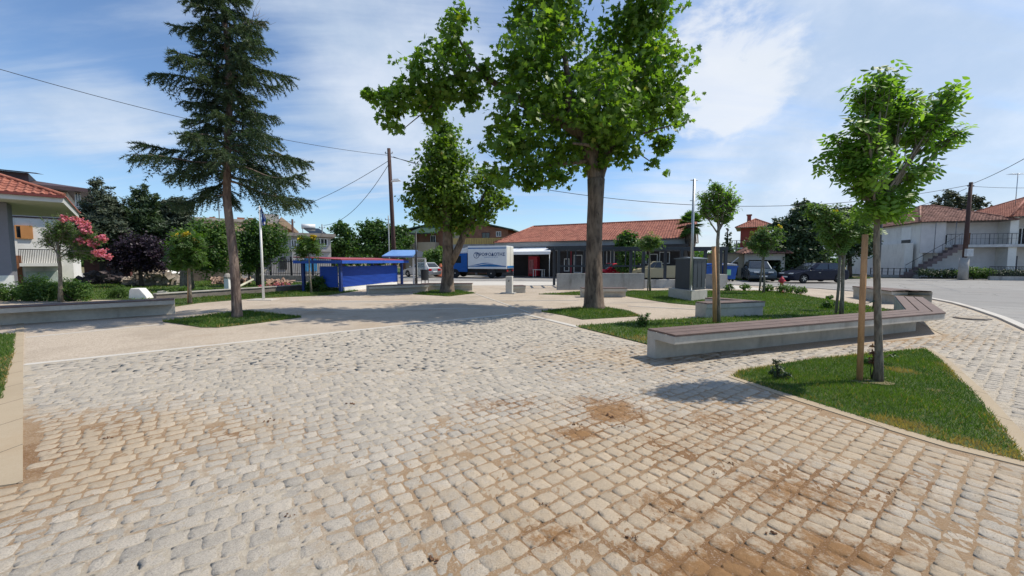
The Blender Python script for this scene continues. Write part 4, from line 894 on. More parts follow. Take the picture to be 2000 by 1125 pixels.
h.winpx(1178,489,1200,520, bars=2, pm=darkint); h.winpx(1240,492,1262,530, bars=1, pm=darkint); h.winpx(1288,492,1308,515, bars=1, pm=glassmat('pale_glass', (.12,.14,.17), .2)); h.winpx(1145,500,1170,532, bars=2, pm=darkint)  # one pane in a paler blue grey than the others
h.winpx(1268,496,1284,530, bars=0, pm=darkint)
# awnings: two white sloping canvases
awm = mat('white_awning', (.72,.73,.74), .7, .05)
for i, (u0, u1, lb) in enumerate(((995,1021,'white awning sloping over the shop front next to the truck'), (1020,1089,'wide white awning above the red drinks fridge'))):
    x0 = h.at(u0,480)[0]; x1 = h.at(u1+4,480)[0]; p = h.M @ Vector((x0,0,0)); a = empty('awning', p, h.a, lb, 'awning', 'white shop awnings'); w = x1-x0
    MB().add([(0,-.35,3.05), (w,-.35,3.05), (w,-2.6,2.55), (0,-2.6,2.55), (0,-2.6,2.25), (w,-2.6,2.25), (0,-.35,3.0), (w,-.35,3.0), (w,-2.55,2.5), (0,-2.55,2.5), (0,-2.57,2.25), (w,-2.57,2.25)],
             [(0,3,2,1), (3,4,5,2), (6,7,8,9), (9,8,11,10), (0,1,7,6), (0,6,9,3), (3,9,10,4), (1,2,8,7), (2,5,11,8), (4,10,11,5)]).build('canvas', awm, a)
    mb = MB(); mb.tube([(w-.1,-2.5,0), (w-.1,-2.5,2.4)], .03, 8)
    if i == 0: mb.tube([(.1,-2.5,0), (.1,-2.5,2.4)], .03, 8)
    mb.build('post', whitem, a)
# red fridge
p = h.M @ Vector((h.at(1032,510,-.8)[0], -.8, 0)); r = empty('drinks_fridge', p, h.a, 'tall red drinks fridge with a glass front under the wide white awning', 'fridge')
fr = MB().box(0,1.0,0,.7,.06,2.1).build('cabinet', mat('red_enamel', (.42,.015,.03), .4, .15), r, .02)
MB().box(.06,.6,-.03,-.004,.3,1.75).build('door', mat('fridge_glass', (.32,.10,.11), .25, .6, 3), r)
MB().box(.1,.15,.1,.6,0,.06).box(.85,.9,.1,.6,0,.06).build('feet', blackm, r)
# white table
p = h.M @ Vector((h.at(1043,520,-1.8)[0], -2.2, 0)); r = empty('white_table', p, h.a, 'small white plastic table in front of the red drinks fridge', 'table')
MB().box(0,1.1,0,.7,.72,.76).build('table_top', whitem, r, .008)
for x in (.05,1.0):
    for y in (.05,.6): MB().box(x, x+.05, y, y+.05, 0, .72).build('leg', whitem, r)
# brick house with green roof
h = House('brick_house', 'brown brick house with a green gabled roof and yellow slatted balcony behind the forked plane', 'house', GD(787,50), GD(992,47))
brick = mat('brown_brick', (.27,.135,.085), .9, .25, 2, .2, 30); cream = mat('cream_wall', (.46,.38,.27), .9, .08); greenroof = mat('green_roof', (.045,.085,.06), .6, .2, 3)
W_ = h.W; z0 = h.at(790,452)[1]; z1 = h.at(900,428)[1]; xm = h.at(900,428)[0]
MB().xprism([(0,0), (W_,0), (W_,z0), (xm,z1-.25), (0,z0)], 0, 9).build('wall', brick, h.r)
mb = MB(); 
for (xa, xb, za, zb) in ((-.8, xm, z0-.15, z1), (xm, W_+.8, z1, z0-.15)):
    mb.add([(xa,-.8,za), (xb,-.8,zb), (xb,9.5,zb), (xa,9.5,za), (xa,-.8,za+.14), (xb,-.8,zb+.14), (xb,9.5,zb+.14), (xa,9.5,za+.14)], [(0,1,2,3), (4,7,6,5), (0,4,5,1), (1,5,6,2), (2,6,7,3), (3,7,4,0)])
mb.build('roof', greenroof, h.r)
h.box('cream_bay', cream, h.at(793,500)[0], h.at(815,500)[0], -.15, -.003, 0, h.at(800,452)[1]); h.box('cream_panel', cream, h.at(883,500)[0], h.at(900,500)[0], -.12, -.003, 0, h.at(890,440)[1])
x0, x1 = h.at(814,455)[0], h.at(866,455)[0]; za, zb = h.at(814,457)[1], h.at(850,437)[1]
MB().add([(x0,-2,za), (x1,-2,za), (x1,0,zb), (x0+1.6,0,zb), (x0,-2,za-.12), (x1,-2,za-.12), (x1,0,zb-.12), (x0,0,zb-.5)], [(0,1,2,3), (4,7,6,5), (0,4,5,1), (1,5,6,2), (0,3,7,4)]).build('porch_roof', greenroof, h.r)
h.box('balcony', cream, h.at(816,480,-1.4)[0], h.at(850,480,-1.4)[0], -1.5, -.16, h.at(830,492,-1.4)[1], h.at(830,473,-1.4)[1])
h.winpx(841,460,851,474, pm=darkint); h.winpx(941,454,957,466, fm=mat('brown_frame', (.10,.045,.04), .7)); h.winpx(969,452,979,462)
x0, x1 = h.at(884,470,-1.6)[0], h.at(992,470,-1.6)[0]; zb = h.at(940,477,-1.6)[1]
b = h.box('terrace', mat('terrace_slab', (.3,.29,.28), .9), x0, x1, -1.7, -.16, zb-.5, zb); mb = MB(); zr = h.at(940,465,-1.6)[1]
for i in range(34): xx = x0+(x1-x0)*i/33; mb.box(xx-.07, xx+.07, -1.66, -1.63, zb, zr)
mb.box(x0, x1, -1.68, -1.67, zr-.1, zr-.02).build('slat_railing', mat('yellow_slat', (.50,.36,.11), .7, .1), b)
for u in (905, 930, 960): x = h.at(u,500,-1.5)[0]; h.box('pillar', mat('pillar_paint', (.33,.3,.28), .9), x-.12, x+.12, -1.6, -1.36, 0, zb-.5)
# peach flat building far
h = House('peach_building', 'peach coloured building with brick chimneys and a flat parapet behind the flag', 'building', *FACE(385, 566, 52))
peach = mat('peach_plaster', (.46,.31,.20), .9, .1); W_ = h.W; z0 = h.at(480,434)[1]
h.box('wall', peach, 0, W_, 0, 10, 0, z0); h.box('parapet', mat('tan_parapet', (.38,.32,.26), .9), -.1, W_-4, -.12, 10.1, z0, z0+.35)
brickr = mat('red_brick', (.33,.13,.08), .9, .2, 3)
for u0, u1, v0 in ((408,420,422), (463,478,423), (484,500,424)): h.box('chimney', brickr, h.at(u0,430)[0], h.at(u1,430)[0], 1, 2.2, z0+.35, h.at(u0,v0)[1])
h.box('roof_room', mat('grey_plaster_far', (.4,.38,.36), .9), h.at(516,430,2)[0], h.at(545,430,2)[0], 2, 7, z0, h.at(530,418,2)[1])
MB().xprism([(h.at(545,452)[0], h.at(545,436)[1]), (h.at(583,455)[0], h.at(583,455)[1]-.2), (h.at(583,455)[0], h.at(583,453)[1]), (h.at(566,437)[0], h.at(566,437)[1]), (h.at(549,424)[0], h.at(549,424)[1])], -.3, 5).build('gable_roof', peach, h.r)
for u in (568,): h.winpx(u-3,470,u+6,482)
h.winpx(425,445,437,456); h.winpx(520,450,530,462)
# grey villa with arched windows behind the iron fence
h = House('grey_villa', 'pale grey flat roofed villa with arched windows and a blue painted panel', 'house', *FACE(470, 648, 36))
z0 = h.at(600,462)[1]; W_ = h.W; vill = mat('villa_wall', (.40,.38,.36), .9, .1, dirt=((.25,.24,.22), .4))
h.box('wall', vill, 0, W_, 0, 8, 0, z0); h.box('roof_slab', mat('tan_slab', (.3,.26,.22), .9), -.4, W_+.4, -.5, 8.4, z0, z0+.3)
h.box('ledge', mat('tan_slab2', (.35,.33,.31), .9), 0, W_, -.25, -.003, h.at(600,489)[1]-.1, h.at(600,489)[1]+.1)
def arch(u0, u1, v0, v1, m):
    xa, za = h.at(u0, v1); xb, zb = h.at(u1, v0); r_ = (xb-xa)/2; pts = [(xa,za), (xb,za)]+[((xa+xb)/2+r_*math.cos(t), zb-r_+r_*math.sin(t)) for t in np.linspace(0, math.pi, 9)]
    MB().xprism(pts, -.06, -.004).build('arched_window', m, h.r)
arch(546,559,502,526, glass); arch(520,530,502,524, glass); arch(500,510,502,524, glass)
h.winpx(612,465,640,480, bars=3); h.winpx(568,468,580,484)
for (u0, u1, v0, v1) in ((592,618,503,530),): x0, za = h.at(u0,v1); x1, zb = h.at(u1,v0); h.box('blue_panel', mat('blue_mural', (.05,.28,.55), .7, .3, 2), x0, x1, -.05, -.003, za, zb)
for u in (574, 590, 585): x = h.at(u,500,-1.2)[0]; h.box('porch_pillar', vill, x-.14, x+.14, -1.4, -1.1, 0, h.at(u,490,-1.2)[1])
# solar water heater on villa
x, z = h.at(603,452,1); p = h.M @ Vector((x, 1.4, z0+.3)); r = empty('solar_water_heater', p, h.a, 'solar water heater with a white tank on the grey villa roof', 'water heater')
MB().tube([(-.6,0,.75), (.6,0,.75)], .24, 12).build('tank', whitem, r); MB().add([(-.5,-.1,.6), (.9,-.1,.6), (1.5,-1.1,.05), (.1,-1.1,.05), (-.5,-.05,.55), (.9,-.05,.55), (1.5,-1.05,0), (.1,-1.05,0)], [(0,3,2,1), (4,5,6,7), (0,1,5,4), (1,2,6,5), (2,3,7,6), (3,0,4,7)]).build('collector', glass, r)
MB().tube([(-.5,0,0), (-.5,0,.6)], .03, 6).tube([(.5,0,0), (.5,0,.6)], .03, 6).build('frame', silver, r)
# iron fence
p0, p1 = GD(488,32), GD(655,30.5); h = House('iron_fence', 'black iron bar fence with stone footing in front of the grey villa', 'fence', p0, p1); W_ = h.W
mb = MB(); n = int(W_/.16)
for i in range(n): x = W_*i/n; mb.box(x-.014, x+.014, -.014, .014, .45, 1.75)
mb.box(0, W_, -.02, .02, 1.55, 1.6).box(0, W_, -.02, .02, .6, .64).build('bar_panel', blackm, h.r)
h.box('footing', mat('rubble_stone', (.26,.24,.2), .9, .35, 4, .6, 8), 0, W_, -.15, .15, -.05, .45, .03)
for i in range(5): x = W_*i/4; h.box('post', blackm, x-.05, x+.05, -.05, .05, .45, 1.95)
# low garage and far red house
h = House('red_house', 'small red walled house with a chimney seen above the low tan building', 'house', *FACE(1443, 1500, 50)); z0 = h.at(1460,445)[1]
h.box('wall', mat('red_plaster', (.30,.06,.045), .9, .1), 0, h.W, 0, 6, 0, z0); hip(h, -.6, h.W+.6, -.6, 6.6, z0, 1.3, redtile, fasciam)
h.box('chimney', mat('red_plaster2', (.28,.07,.05), .9), h.at(1459,430,2)[0], h.at(1467,430,2)[0], 2, 2.6, z0+.4, h.at(1462,421,2)[1], .02)
h.box('chimney_cap', brickr, h.at(1457.5,430,2)[0], h.at(1468.5,430,2)[0], 1.9, 2.7, h.at(1462,421,2)[1], h.at(1462,421,2)[1]+.15)
b = h.box('balcony', whitewall, -1.0, .8, -.9, -.004, h.at(1450,486)[1], h.at(1450,484)[1]); 
mb = MB()
for i in range(10): mb.box(-1+i*.19, -.98+i*.19, -.88, -.86, h.at(1450,484)[1], h.at(1450,484)[1]+.9)
mb.box(-1, .8, -.89, -.87, h.at(1450,484)[1]+.9, h.at(1450,484)[1]+.95).build('railing', blackm, b)
h = House('low_shed', 'low tan flat roofed shed with an open broken doorway behind the blue dumpster', 'shed', *FACE(1394, 1452, 36, R(8))); z0 = h.at(1430,495.5)[1]
tan = mat('tan_render', (.33,.29,.21), .9, .15, 1.5, dirt=((.2,.17,.12), .5)); h.box('wall', tan, 0, h.W, 0, 6, 0, z0); h.box('roof_slab', mat('moss_slab', (.12,.11,.09), .9, .3), -.1, h.W+.15, -.15, 6, z0, z0+.1)
h.box('doorway', darkint, h.at(1424,515)[0], h.at(1441,515)[0], -.03, .02, .3, h.at(1430,512)[1])
MB().add([(h.at(1424,512)[0],-.3,1.2), (h.at(1441,520)[0],-.3,1.9), (h.at(1441,520)[0],-.26,2.0), (h.at(1424,512)[0],-.26,1.3)], [(0,1,2,3)]).build('broken_door', whitem, h.r)
h = House('tiled_garage', 'open fronted garage with a weathered tile roof behind the parked blue grey van', 'garage', *FACE(1453, 1500, 35, R(8))); z0 = h.at(1470,496)[1]; W_ = h.W+1.2
gw = mat('whitewashed_wall', (.5,.5,.47), .9, .12, 2, dirt=((.3,.29,.25), .5))
h.box('wall', gw, 0, .3, 0, 6, 0, z0); h.box('wall', gw, W_-.3, W_, 0, 6, 0, z0); h.box('back_wall', darkint, .3, W_-.3, 4, 4.2, 0, z0); h.box('lintel', gw, .3, W_-.3, 0, .2, z0-.55, z0)
hip(h, -.4, W_+.4, -.6, 6.6, z0, 1.25, oldtile, mat('roof_board', (.12,.09,.07), .9))
# right corner house
h = House('corner_house', 'white two storey house with an outside stair and weathered hip roof at the road corner', 'house', (40.1,38.5), (46.3,36.6)); z0 = h.at(1800,435)[1]; W_ = h.W
shaded_white = mat('shaded_white_wall', (.60,.58,.58), .9, .08)  # greyer copy of the white walls, the front's shade put into its colour
h.box('wall', whitewall, 0, .3, 0, 10, 0, z0); h.box('front_wall', shaded_white, .3, W_+.2, 1.2, 10, 0, z0); h.box('side_panel', shaded_white, .02, 1.9, -.1, 1.19, 2.4, z0-.01)
hip(h, -.4, W_+.3, -.6, 10.5, z0, 2.1, oldtile, mat('eave_board', (.16,.13,.11), .9), ridge_in=3.0)
zf = h.at(1880,478)[1]; h.box('balcony_slab', mat('slab_paint', (.5,.5,.5), .9), 1.9, W_+4.5, -.3, 1.19, zf-.25, zf)
mb = MB(); mb.tube([(1.9,-.28,zf+1.0), (W_+4.5,-.28,zf+1.0)], .025, 6).tube([(1.9,-.28,zf+.55), (W_+4.5,-.28,zf+.55)], .012, 5)
for i in range(30): xx = 1.9+(W_+2.6)*i/29; mb.tube([(xx,-.28,zf), (xx,-.28,zf+1.0)], .012 if i % 5 else .03, 5)
mb.build('railing', mat('grey_rail', (.07,.08,.09), .6), h.r)
st = MB(); ns = 12
for i in range(ns): st.box(-2.2+i*.36+.6, -2.2+(i+1)*.36+.6, -.95, -.32, max(0, (zf)*(i)/ns-.25), zf*(i+1)/ns)
st.build('stair', mat('stair_concrete', (.17,.13,.13), .9, .2), h.r)
mb = MB(); mb.tube([(-1.5,-.95,.9+.3), (2.6,-.95,zf+1.0)], .025, 6)
for i in range(7): t = i/6; x = -1.5+4.1*t; mb.tube([(x,-.95,zf*t), (x,-.95,zf*t+1.05)], .015, 5)
mb.build('stair_railing', mat('grey_rail2', (.07,.08,.09), .6), h.r)
for u in (1828,1868): x = h.at(u,440,-.5)[0]; mb = MB().tube([(x,-.5,z0), (x,-.5,zf if x > 1.9 else 2.4)], .035, 6).build('post', mat('grey_post', (.2,.2,.21), .6), h.r)
h.winpx(1885,455,1893,478, yp=1.2, fm=mat('brown_door2', (.22,.10,.05), .7), name='door', bars=0, pm=mat('door_wood', (.25,.12,.06), .7)); h.winpx(1899,520,1911,536, yp=1.2, pm=darkint); h.winpx(1840,458,1850,478, yp=1.2, pm=darkint)
x, zc = h.at(1880,412,3); h.box('chimney', shaded_white, x-.25, x+.25, 3, 3.5, z0+.8, zc); h.box('chimney_cap', blackm, x-.35, x+.35, 2.9, 3.6, zc, zc+.2)
y0, zw1 = h.atx(1763,445,0); y1, zw0 = h.atx(1780,468,0)
wf = MB().box(-.06,.0,min(y0,y1),max(y0,y1),zw0,zw1).build('side_window', whitem, h.r); MB().box(-.09,-.062,min(y0,y1)+.1,max(y0,y1)-.1,zw0-.35,zw0).build('window_sill', blackm, wf)
h2 = House('side_wall_annex', 'low pale annex with a stained wall running back from the corner house', 'annex', (39.6,38.9), (40.0,38.75))
h2.box('wall', whitewall, -.3, .35, .2, 13, 0, h2.atx(1740,478,0)[1] if False else 3.4)
# neighbour at right edge
q0 = h.M @ Vector((W_+.4, .1, 0)); q1 = h.M @ Vector((W_+10, .1, 0))
h3 = House('edge_house', 'two storey house with a red tiled roof and balcony at the right edge', 'house', q0, q1); z3 = h3.at(1960,425)[1]
lil2 = mat('beige_wall', (.56,.53,.50), .9, .08); h3.box('wall', lil2, 0, h3.W, 1.3, 10, 0, z3); h3.box('corner_pillar', whitewall, h3.at(1966,480,0)[0], h3.at(1966,480,0)[0]+.6, -.2, 1.29, 0, z3-.01)
hip(h3, -.6, h3.W+.5, -.6, 10.6, z3, 2.4, redtile, mat('eave_board2', (.3,.27,.24), .9), ridge_in=5.0)
for (a, b, c, d_) in ((1935,440,1948,466), (1953,443,1964,464), (1938,500,1945,524)): h3.winpx(a, b, c, d_, yp=1.3, pm=darkint)
h3.box('lower_door', mat('dark_door', (.08,.08,.1), .7), h3.at(1975,520,1.3)[0], h3.at(1985,520,1.3)[0], 1.24, 1.3, 0, 2.1)
h3.winpx(1988,445,2010,478, yp=1.3, pm=darkint, bars=2)
# tv antenna on roof
p = h3.M @ Vector((h3.at(1983,400,3)[0], 3, z3+1.0)); r = empty('tv_antenna', p, 0, 'thin television antenna on the roof of the right edge house', 'antenna')
zz_ = P(1983,338,p.y).z-p.z; MB().tube([(0,0,0), (0,0,zz_)], .03, 6).build('mast', silver, r); mb = MB().tube([(-.9,0,zz_-.1), (.6,0,zz_-.1)], .015, 5)
for i in range(6): mb.tube([(-.8+i*.22,-.3,zz_-.1), (-.8+i*.22,.3,zz_-.1)], .01, 4)
mb.build('aerial', silver, r)
# hedge + low fence before the corner house
def hedge(label, u0, u1, v0, D, m, n, name='hedge'):
    base = GD((u0+u1)/2, D); r = empty(name, base, 0, label, 'hedge'); k = max(2, int((u1-u0)/9)); hgt = P(0, v0, D).z/2
    bl = [(GD(u0+(u1-u0)*(i+.5)/k, D).x, D+random.uniform(-.2,.2), hgt*random.uniform(.85,1.05), hgt*.85) for i in range(k)]
    mb = MB()
    for b in bl: limb(mb, (b[0], b[1], 0), (b[0]+.1, b[1], b[2]), .03, .01, .05, 5, 4)
    rel(r, mb).build('stems', darkbark, r); crown(r, bl, n, .12, quadleaf(.6), m, name='foliage', per=12, spread=.13, tbase=.5, hollow=.4); return r
hedge('clipped dark hedge right of the utility pole at the corner house', 1886, 1928, 517, 34.3, greenleaf, 5000)
hedge('scraggly dark bushes at the foot of the outside stair', 1800, 1872, 522, 36.3, darkleaf, 4500)
hedge('low planting behind the railing at the right edge', 1940, 2010, 524, 34.0, darkleaf, 3800)
h = House('railing_fence', 'low wire and post fence along the foot of the corner house wall', 'fence', GD(1700,41), GD(1795,37.6)); mb = MB()
for i in range(9): x = h.W*i/8; mb.box(x-.03, x+.03, -.03, .03, 0, .9)
mb.build('posts', blackm, h.r); MB().box(0, h.W, -.012, .012, .84, .88).box(0, h.W, -.01, .01, .5, .52).build('rail', blackm, h.r); h.box('footing', concd, 0, h.W, -.1, .1, -.05, .22)
h = House('iron_fence', 'dark iron fence in front of the right edge house', 'fence', GD(1932,33.6), GD(2030,32.6)); mb = MB()
for i in range(34): x = h.W*i/33; mb.box(x-.012, x+.012, -.012, .012, .3, 1.15)
mb.box(0, h.W, -.02, .02, 1.12, 1.16).box(0, h.W, -.015, .015, .32, .35).build('bar_panel', blackm, h.r); h.box('footing', concd, 0, h.W, -.1, .1, -.05, .3)
# ------------------------------------------------------------------ grey wall + pergola
gp = [G(1089,566.5), G(1258,565)]
def wallseg(label, a, b, hgt, thick=.22, m=None, name='concrete_wall'):
    h = House(name, label, 'wall', a, b); MB().box(0, h.W, 0, thick, -.06, hgt).build('wall', m or concd, h.r, .012); return h
a = G(1089,566.5); b = G(1258,564.5); wallseg('taller grey concrete wall behind the big plane trunk and low bench', a, b, P(1089,534.5,a.y).z)
a2 = G(1259,563.2); b2 = G(1394,560); wallseg('lower stretch of grey concrete wall behind the metal cabinet', a2, b2, .5)
a3 = G(1401,564.5); b3 = G(1420,564); wallseg('short upright grey wall end right of the cabinet with a pale top', a3, b3, P(1410,536,a3.y).z, .9)
D0 = G(1089,563).y+.35
r = empty('pergola', Vector((GD(1089,D0).x, D0, 0)), 0, 'long anthracite steel pergola behind the grey concrete wall', 'pergola')
xs = lambda u: (u-1000)/FPX*D0-GD(1089,D0).x
zt = P(1200,482,D0).z; zl = P(1200,518,D0).z; Lx = xs(1420)
MB().box(xs(1083), Lx, -.06,.06, zt-.2, zt).box(xs(1083), Lx, 2.4,2.52, zt-.2, zt).build('beam', anth, r, .008)
for i in range(15): x = xs(1092)+(Lx-xs(1092)-.1)*i/14; MB().box(x, x+.06, .065, 2.395, zt-.17, zt-.03).build('rafter', anth, r)
for u in (1091,1161,1256,1330,1406,1416):
    for y in ((-.07, 2.38) if u != 1406 else (-.07,)): MB().box(xs(u)-.08, xs(u)+.08, y, y+.15, 0, zt-.2).build('post', anth, r)
MB().box(xs(1091)+.09, xs(1256)-.09, -.03, .03, zl-.1, zl).build('rail', anth, r)
for u in (1108,1124,1140,1178,1195,1221,1239): MB().box(xs(u)-.03, xs(u)+.03, -.025, .025, zl, zt-.2).build('bar', anth, r)
# ------------------------------------------------------------------ cabinet on plinth, pole
p = G(1345,586); a = G(1305,578); c = G(1380,583)
r = empty('metal_cabinet', Vector((0,0,0)), 0, 'anthracite metal utility cabinet with a peaked lid on a concrete plinth', 'cabinet')
pc = G(1350,588.5); l = (G(1305,581)-pc); q = (G(1381,585)-pc); r.location = pc; Lx = l.length; Qx = q.length
u1 = l.normalized(); u2 = q.normalized(); PH = .42
MB().prism([(0,0), (q.x,q.y), (q.x+l.x,q.y+l.y), (l.x,l.y)], -.05, PH).build('plinth', conc, r, .012)
i1 = u1*.2; cab0 = u1*.12+u2*.22
cl = u1*(Lx*.78); cq = u2*min(Qx*.86, 1.0); pts = [cab0, cab0+cq, cab0+cq+cl, cab0+cl]; ZT = P(1350,506,pc.y+.4).z
def roundpoly(pts, rr=.07):
    out = []; n = len(pts)
    for i in range(n):
        a_ = pts[i-1]; b_ = pts[i]; c_ = pts[(i+1) % n]; d1_ = (a_-b_).normalized(); d2_ = (c_-b_).normalized()
        for t in (0, .25, .5, .75, 1): out.append(b_+d1_*rr*(1-t)**2+d2_*rr*t**2)
    return [(p_.x, p_.y) for p_ in out]
MB().prism(roundpoly(pts), PH+.002, ZT).build('body', anth, r)
cc = sum(pts, Vector())/4; lp = [cc+(p_-cc)*1.1 for p_ in pts]
mb = MB(); mid0 = (lp[0]+lp[3])/2; mid1 = (lp[1]+lp[2])/2
Z = lambda p_, z: (p_.x, p_.y, z)
mb.add([Z(lp[0],ZT), Z(lp[1],ZT), Z(lp[2],ZT), Z(lp[3],ZT), Z(mid0,ZT+.09), Z(mid1,ZT+.09), Z(lp[0],ZT+.03), Z(lp[1],ZT+.03), Z(lp[2],ZT+.03), Z(lp[3],ZT+.03)],
       [(3,2,1,0), (0,1,7,6), (2,3,9,8), (6,7,5,4), (8,9,4,5), (1,2,8,5,7), (3,0,6,4,9)]).build('lid', mat('lid_metal', (.10,.12,.14), .4), r)
mb = MB(); f = (pts[1]-pts[0]); nn = Vector((f.y, -f.x, 0)).normalized()*.004
for t in (.33,.66): a_ = pts[0]+f*t+nn; mb.tube([Z(a_,PH+.1), Z(a_,ZT-.1)], .008, 4)
mb.build('door_seam', blackm, r)
pp = G(1349,587); r = empty('light_pole', P(1349,566,pc.y-.05), 0, 'slim galvanised steel pole standing in front of the metal cabinet', 'pole'); 
pz = r.location; pz.z = PH; zt_ = P(1349,350,pz.y).z-PH
mb = MB().tube([(0,0,0), (0,0,zt_)], [.055,.045], 12); mb.build('pole', silver, r); MB().box(-.12,.12,-.12,.12,0,.02).build('base_plate', silver, r)
mb = MB()
for v in (392, 352): z = P(1349,v,pz.y).z-PH; mb.tube([(-.14,0,z), (.14,0,z)], .015, 6)
mb.build('bracket', silver, r)
# black lamp post behind the ash sapling
q = G(1709,605); r = empty('lamp_post', q, 0, 'black lamp post standing behind the ash sapling trunk', 'lamp post')
MB().tube([(0,0,.02), (0,0,3.6)], [.07,.05], 12).build('pole', blackm, r); MB().box(-.2,.2,-.2,.2,-.01,.03).build('base_plate', blackm, r); MB().lathe([(.05,3.6), (.28,3.68), (.3,3.74), (.08,3.8)], seg=16).build('lamp_head', blackm, r)
# hydrant
q = G(1526,572); r = empty('fire_hydrant', q, 0, 'small red fire hydrant at the far edge of the right lawn', 'hydrant'); redh = mat('red_hydrant', (.5,.03,.05), .45, .15)
MB().lathe([(.11,0), (.11,.05), (.075,.06), (.07,.5), (.10,.52), (.115,.62), (.10,.72), (.04,.8), (.02,.84)], seg=14).build('body', redh, r); MB().tube([(-.17,0,.6), (.17,0,.6)], .045, 10).build('outlet', redh, r)
# loose cover plate
q = G(1898,623); r = empty('manhole_cover', q, R(25), 'grey brown octagonal cover plate lying on the paving near the kerb', 'cover'); pts = [(.42*math.cos(R(22.5+45*i)), .3*math.sin(R(22.5+45*i))) for i in range(8)]
MB().prism(pts, .0, .05).build('plate', mat('plate_rust', (.3,.25,.19), .8, .25, 4), r, .01); MB().prism([(x*1.12, y*1.15) for x, y in pts], -.01, .03).build('frame', mat('frame_steel', (.12,.10,.09), .7), r)
# ------------------------------------------------------------------ blue slatted shelter
blue = mat('blue_wood', (.012,.07,.40), .6, .25, 6, .1, 60, stretch=(.4,.4,8)); redroof = mat('red_sheet', (.30,.06,.075), .6, .15, 3)
A = G(666,570.5); B_ = G(787,555.8); h = House('blue_shelter', 'blue slatted wooden shelter with a shallow red roof behind the shaded paving', 'shelter', A, B_); W_ = h.W
ztop = P(667,507,A.y).z
x0 = h.at(640,550,.5)[0]; x1 = h.at(780,550,0)[0]; dd = 2.2
nb = 15; zb0, zb1 = .25, ztop-.35; mb = MB().box(.06, x1, .141, .16, zb0, zb1)
for i in range(nb): z = zb0+(zb1-zb0)*i/nb; mb.box(.06, x1, .10, .14, z, z+(zb1-zb0)/nb-.035)
mb.build('slat_wall', blue, h.r); mb = MB().box(.021, .04, .17, dd*.55, zb0, zb1)
for i in range(nb): z = zb0+(zb1-zb0)*i/nb; mb.box(-.02, .02, .16, dd*.55, z, z+(zb1-zb0)/nb-.012)
mb.build('slat_wall', blue, h.r)
for x, y in ((0,0), (x1+.35,0), (0,dd), (x1+.35,dd)): MB().box(x-.07, x+.07, y-.07, y+.07, 0, ztop-.01).build('post', mat('blue_post', (.02,.05,.20), .6), h.r)
ov = .32; mb = MB(); xr = x1+.7
mb.add([(-ov,-ov,ztop), (xr,-ov,ztop), (xr,dd+ov,ztop+.13), (-ov,dd+ov,ztop+.13), (-ov,-ov,ztop-.03), (xr,-ov,ztop-.03), (xr,dd+ov,ztop+.10), (-ov,dd+ov,ztop+.10)], [(0,1,2,3), (7,6,5,4), (0,4,5,1), (1,5,6,2), (2,6,7,3), (3,7,4,0)])
for i in range(40): x = -ov+(xr+ov)*i/39; mb.tube([(x,-ov,ztop+.01), (x,dd+ov,ztop+.14)], .022, 5)
mb.build('roof', redroof, h.r); MB().box(-ov, xr, -ov-.03, -ov+.02, ztop-.2, ztop-.035).box(-ov-.03,-ov+.0, -ov+.03, dd+ov, ztop-.2, ztop-.035).build('fascia', mat('blue_fascia', (.02,.09,.42), .6, .1), h.r)
h.box('kick_board', whitewall, .3, x1-.3, .0, .09, 0, .22)
# pale shelter with a light blue roof
A = GD(755,27.0); B_ = GD(838,27.0); h = House('bus_shelter', 'glazed bus shelter with white frame and a pale blue roof at the road edge', 'bus shelter', A, B_); ztop = P(800,500,27).z; xr = h.at(812,500)[0]
lb = mat('pale_blue_sheet', (.13,.27,.55), .5, .1)
MB().add([(0,-.9,ztop), (xr,-.9,ztop), (xr-.2,1.3,ztop+.45), (0,1.3,ztop+.45), (0,-.9,ztop-.1), (xr,-.9,ztop-.1), (xr-.2,1.3,ztop+.35), (0,1.3,ztop+.35)], [(0,1,2,3), (7,6,5,4), (0,4,5,1), (1,5,6,2), (2,6,7,3), (3,7,4,0)]).build('roof', lb, h.r)
MB().add([(xr+.01,-.9,ztop-.1), (xr+.6,-.7,ztop-.1), (xr+.3,1.0,ztop+.3), (xr-.1,1.3,ztop+.4)], [(0,1,2,3)]).build('roof_flap', blackm, h.r)
for (ua, ub) in ((806,809), (812,815), (829,832)): h.box('frame_post', whitem, h.at(ua,510)[0], h.at(ub,510)[0], -.05, .05, 0 if ua < 810 else .5, ztop-.12)
h.box('top_rail', whitem, h.at(812,510)[0], h.at(832,510)[0], -.06, .06, ztop-.22, ztop-.12); h.box('bottom_rail', whitem, h.at(812,510)[0], h.at(832,510)[0], -.06, .06, .42, .52)
gl = bpy.data.materials.new('clear_panel'); gl.use_nodes = True; b_ = gl.node_tree.nodes['Principled BSDF']; b_.inputs['Base Color'].default_value = (.5,.6,.6,1); b_.inputs['Alpha'].default_value = .25; b_.inputs['Roughness'].default_value = .1
h.box('glass_panel', gl, h.at(815.2,510)[0], h.at(828.8,510)[0], -.01, .01, .53, ztop-.23)
mb = MB().box(.8, xr+.3, .1, .5, .42, .46); mb.build('seat', silver, h.r)
for x in (1.0, 1.9, 2.6): MB().tube([(x,.3,0), (x,.3,.42)], .03, 6).build('seat_leg', blackm, h.r)
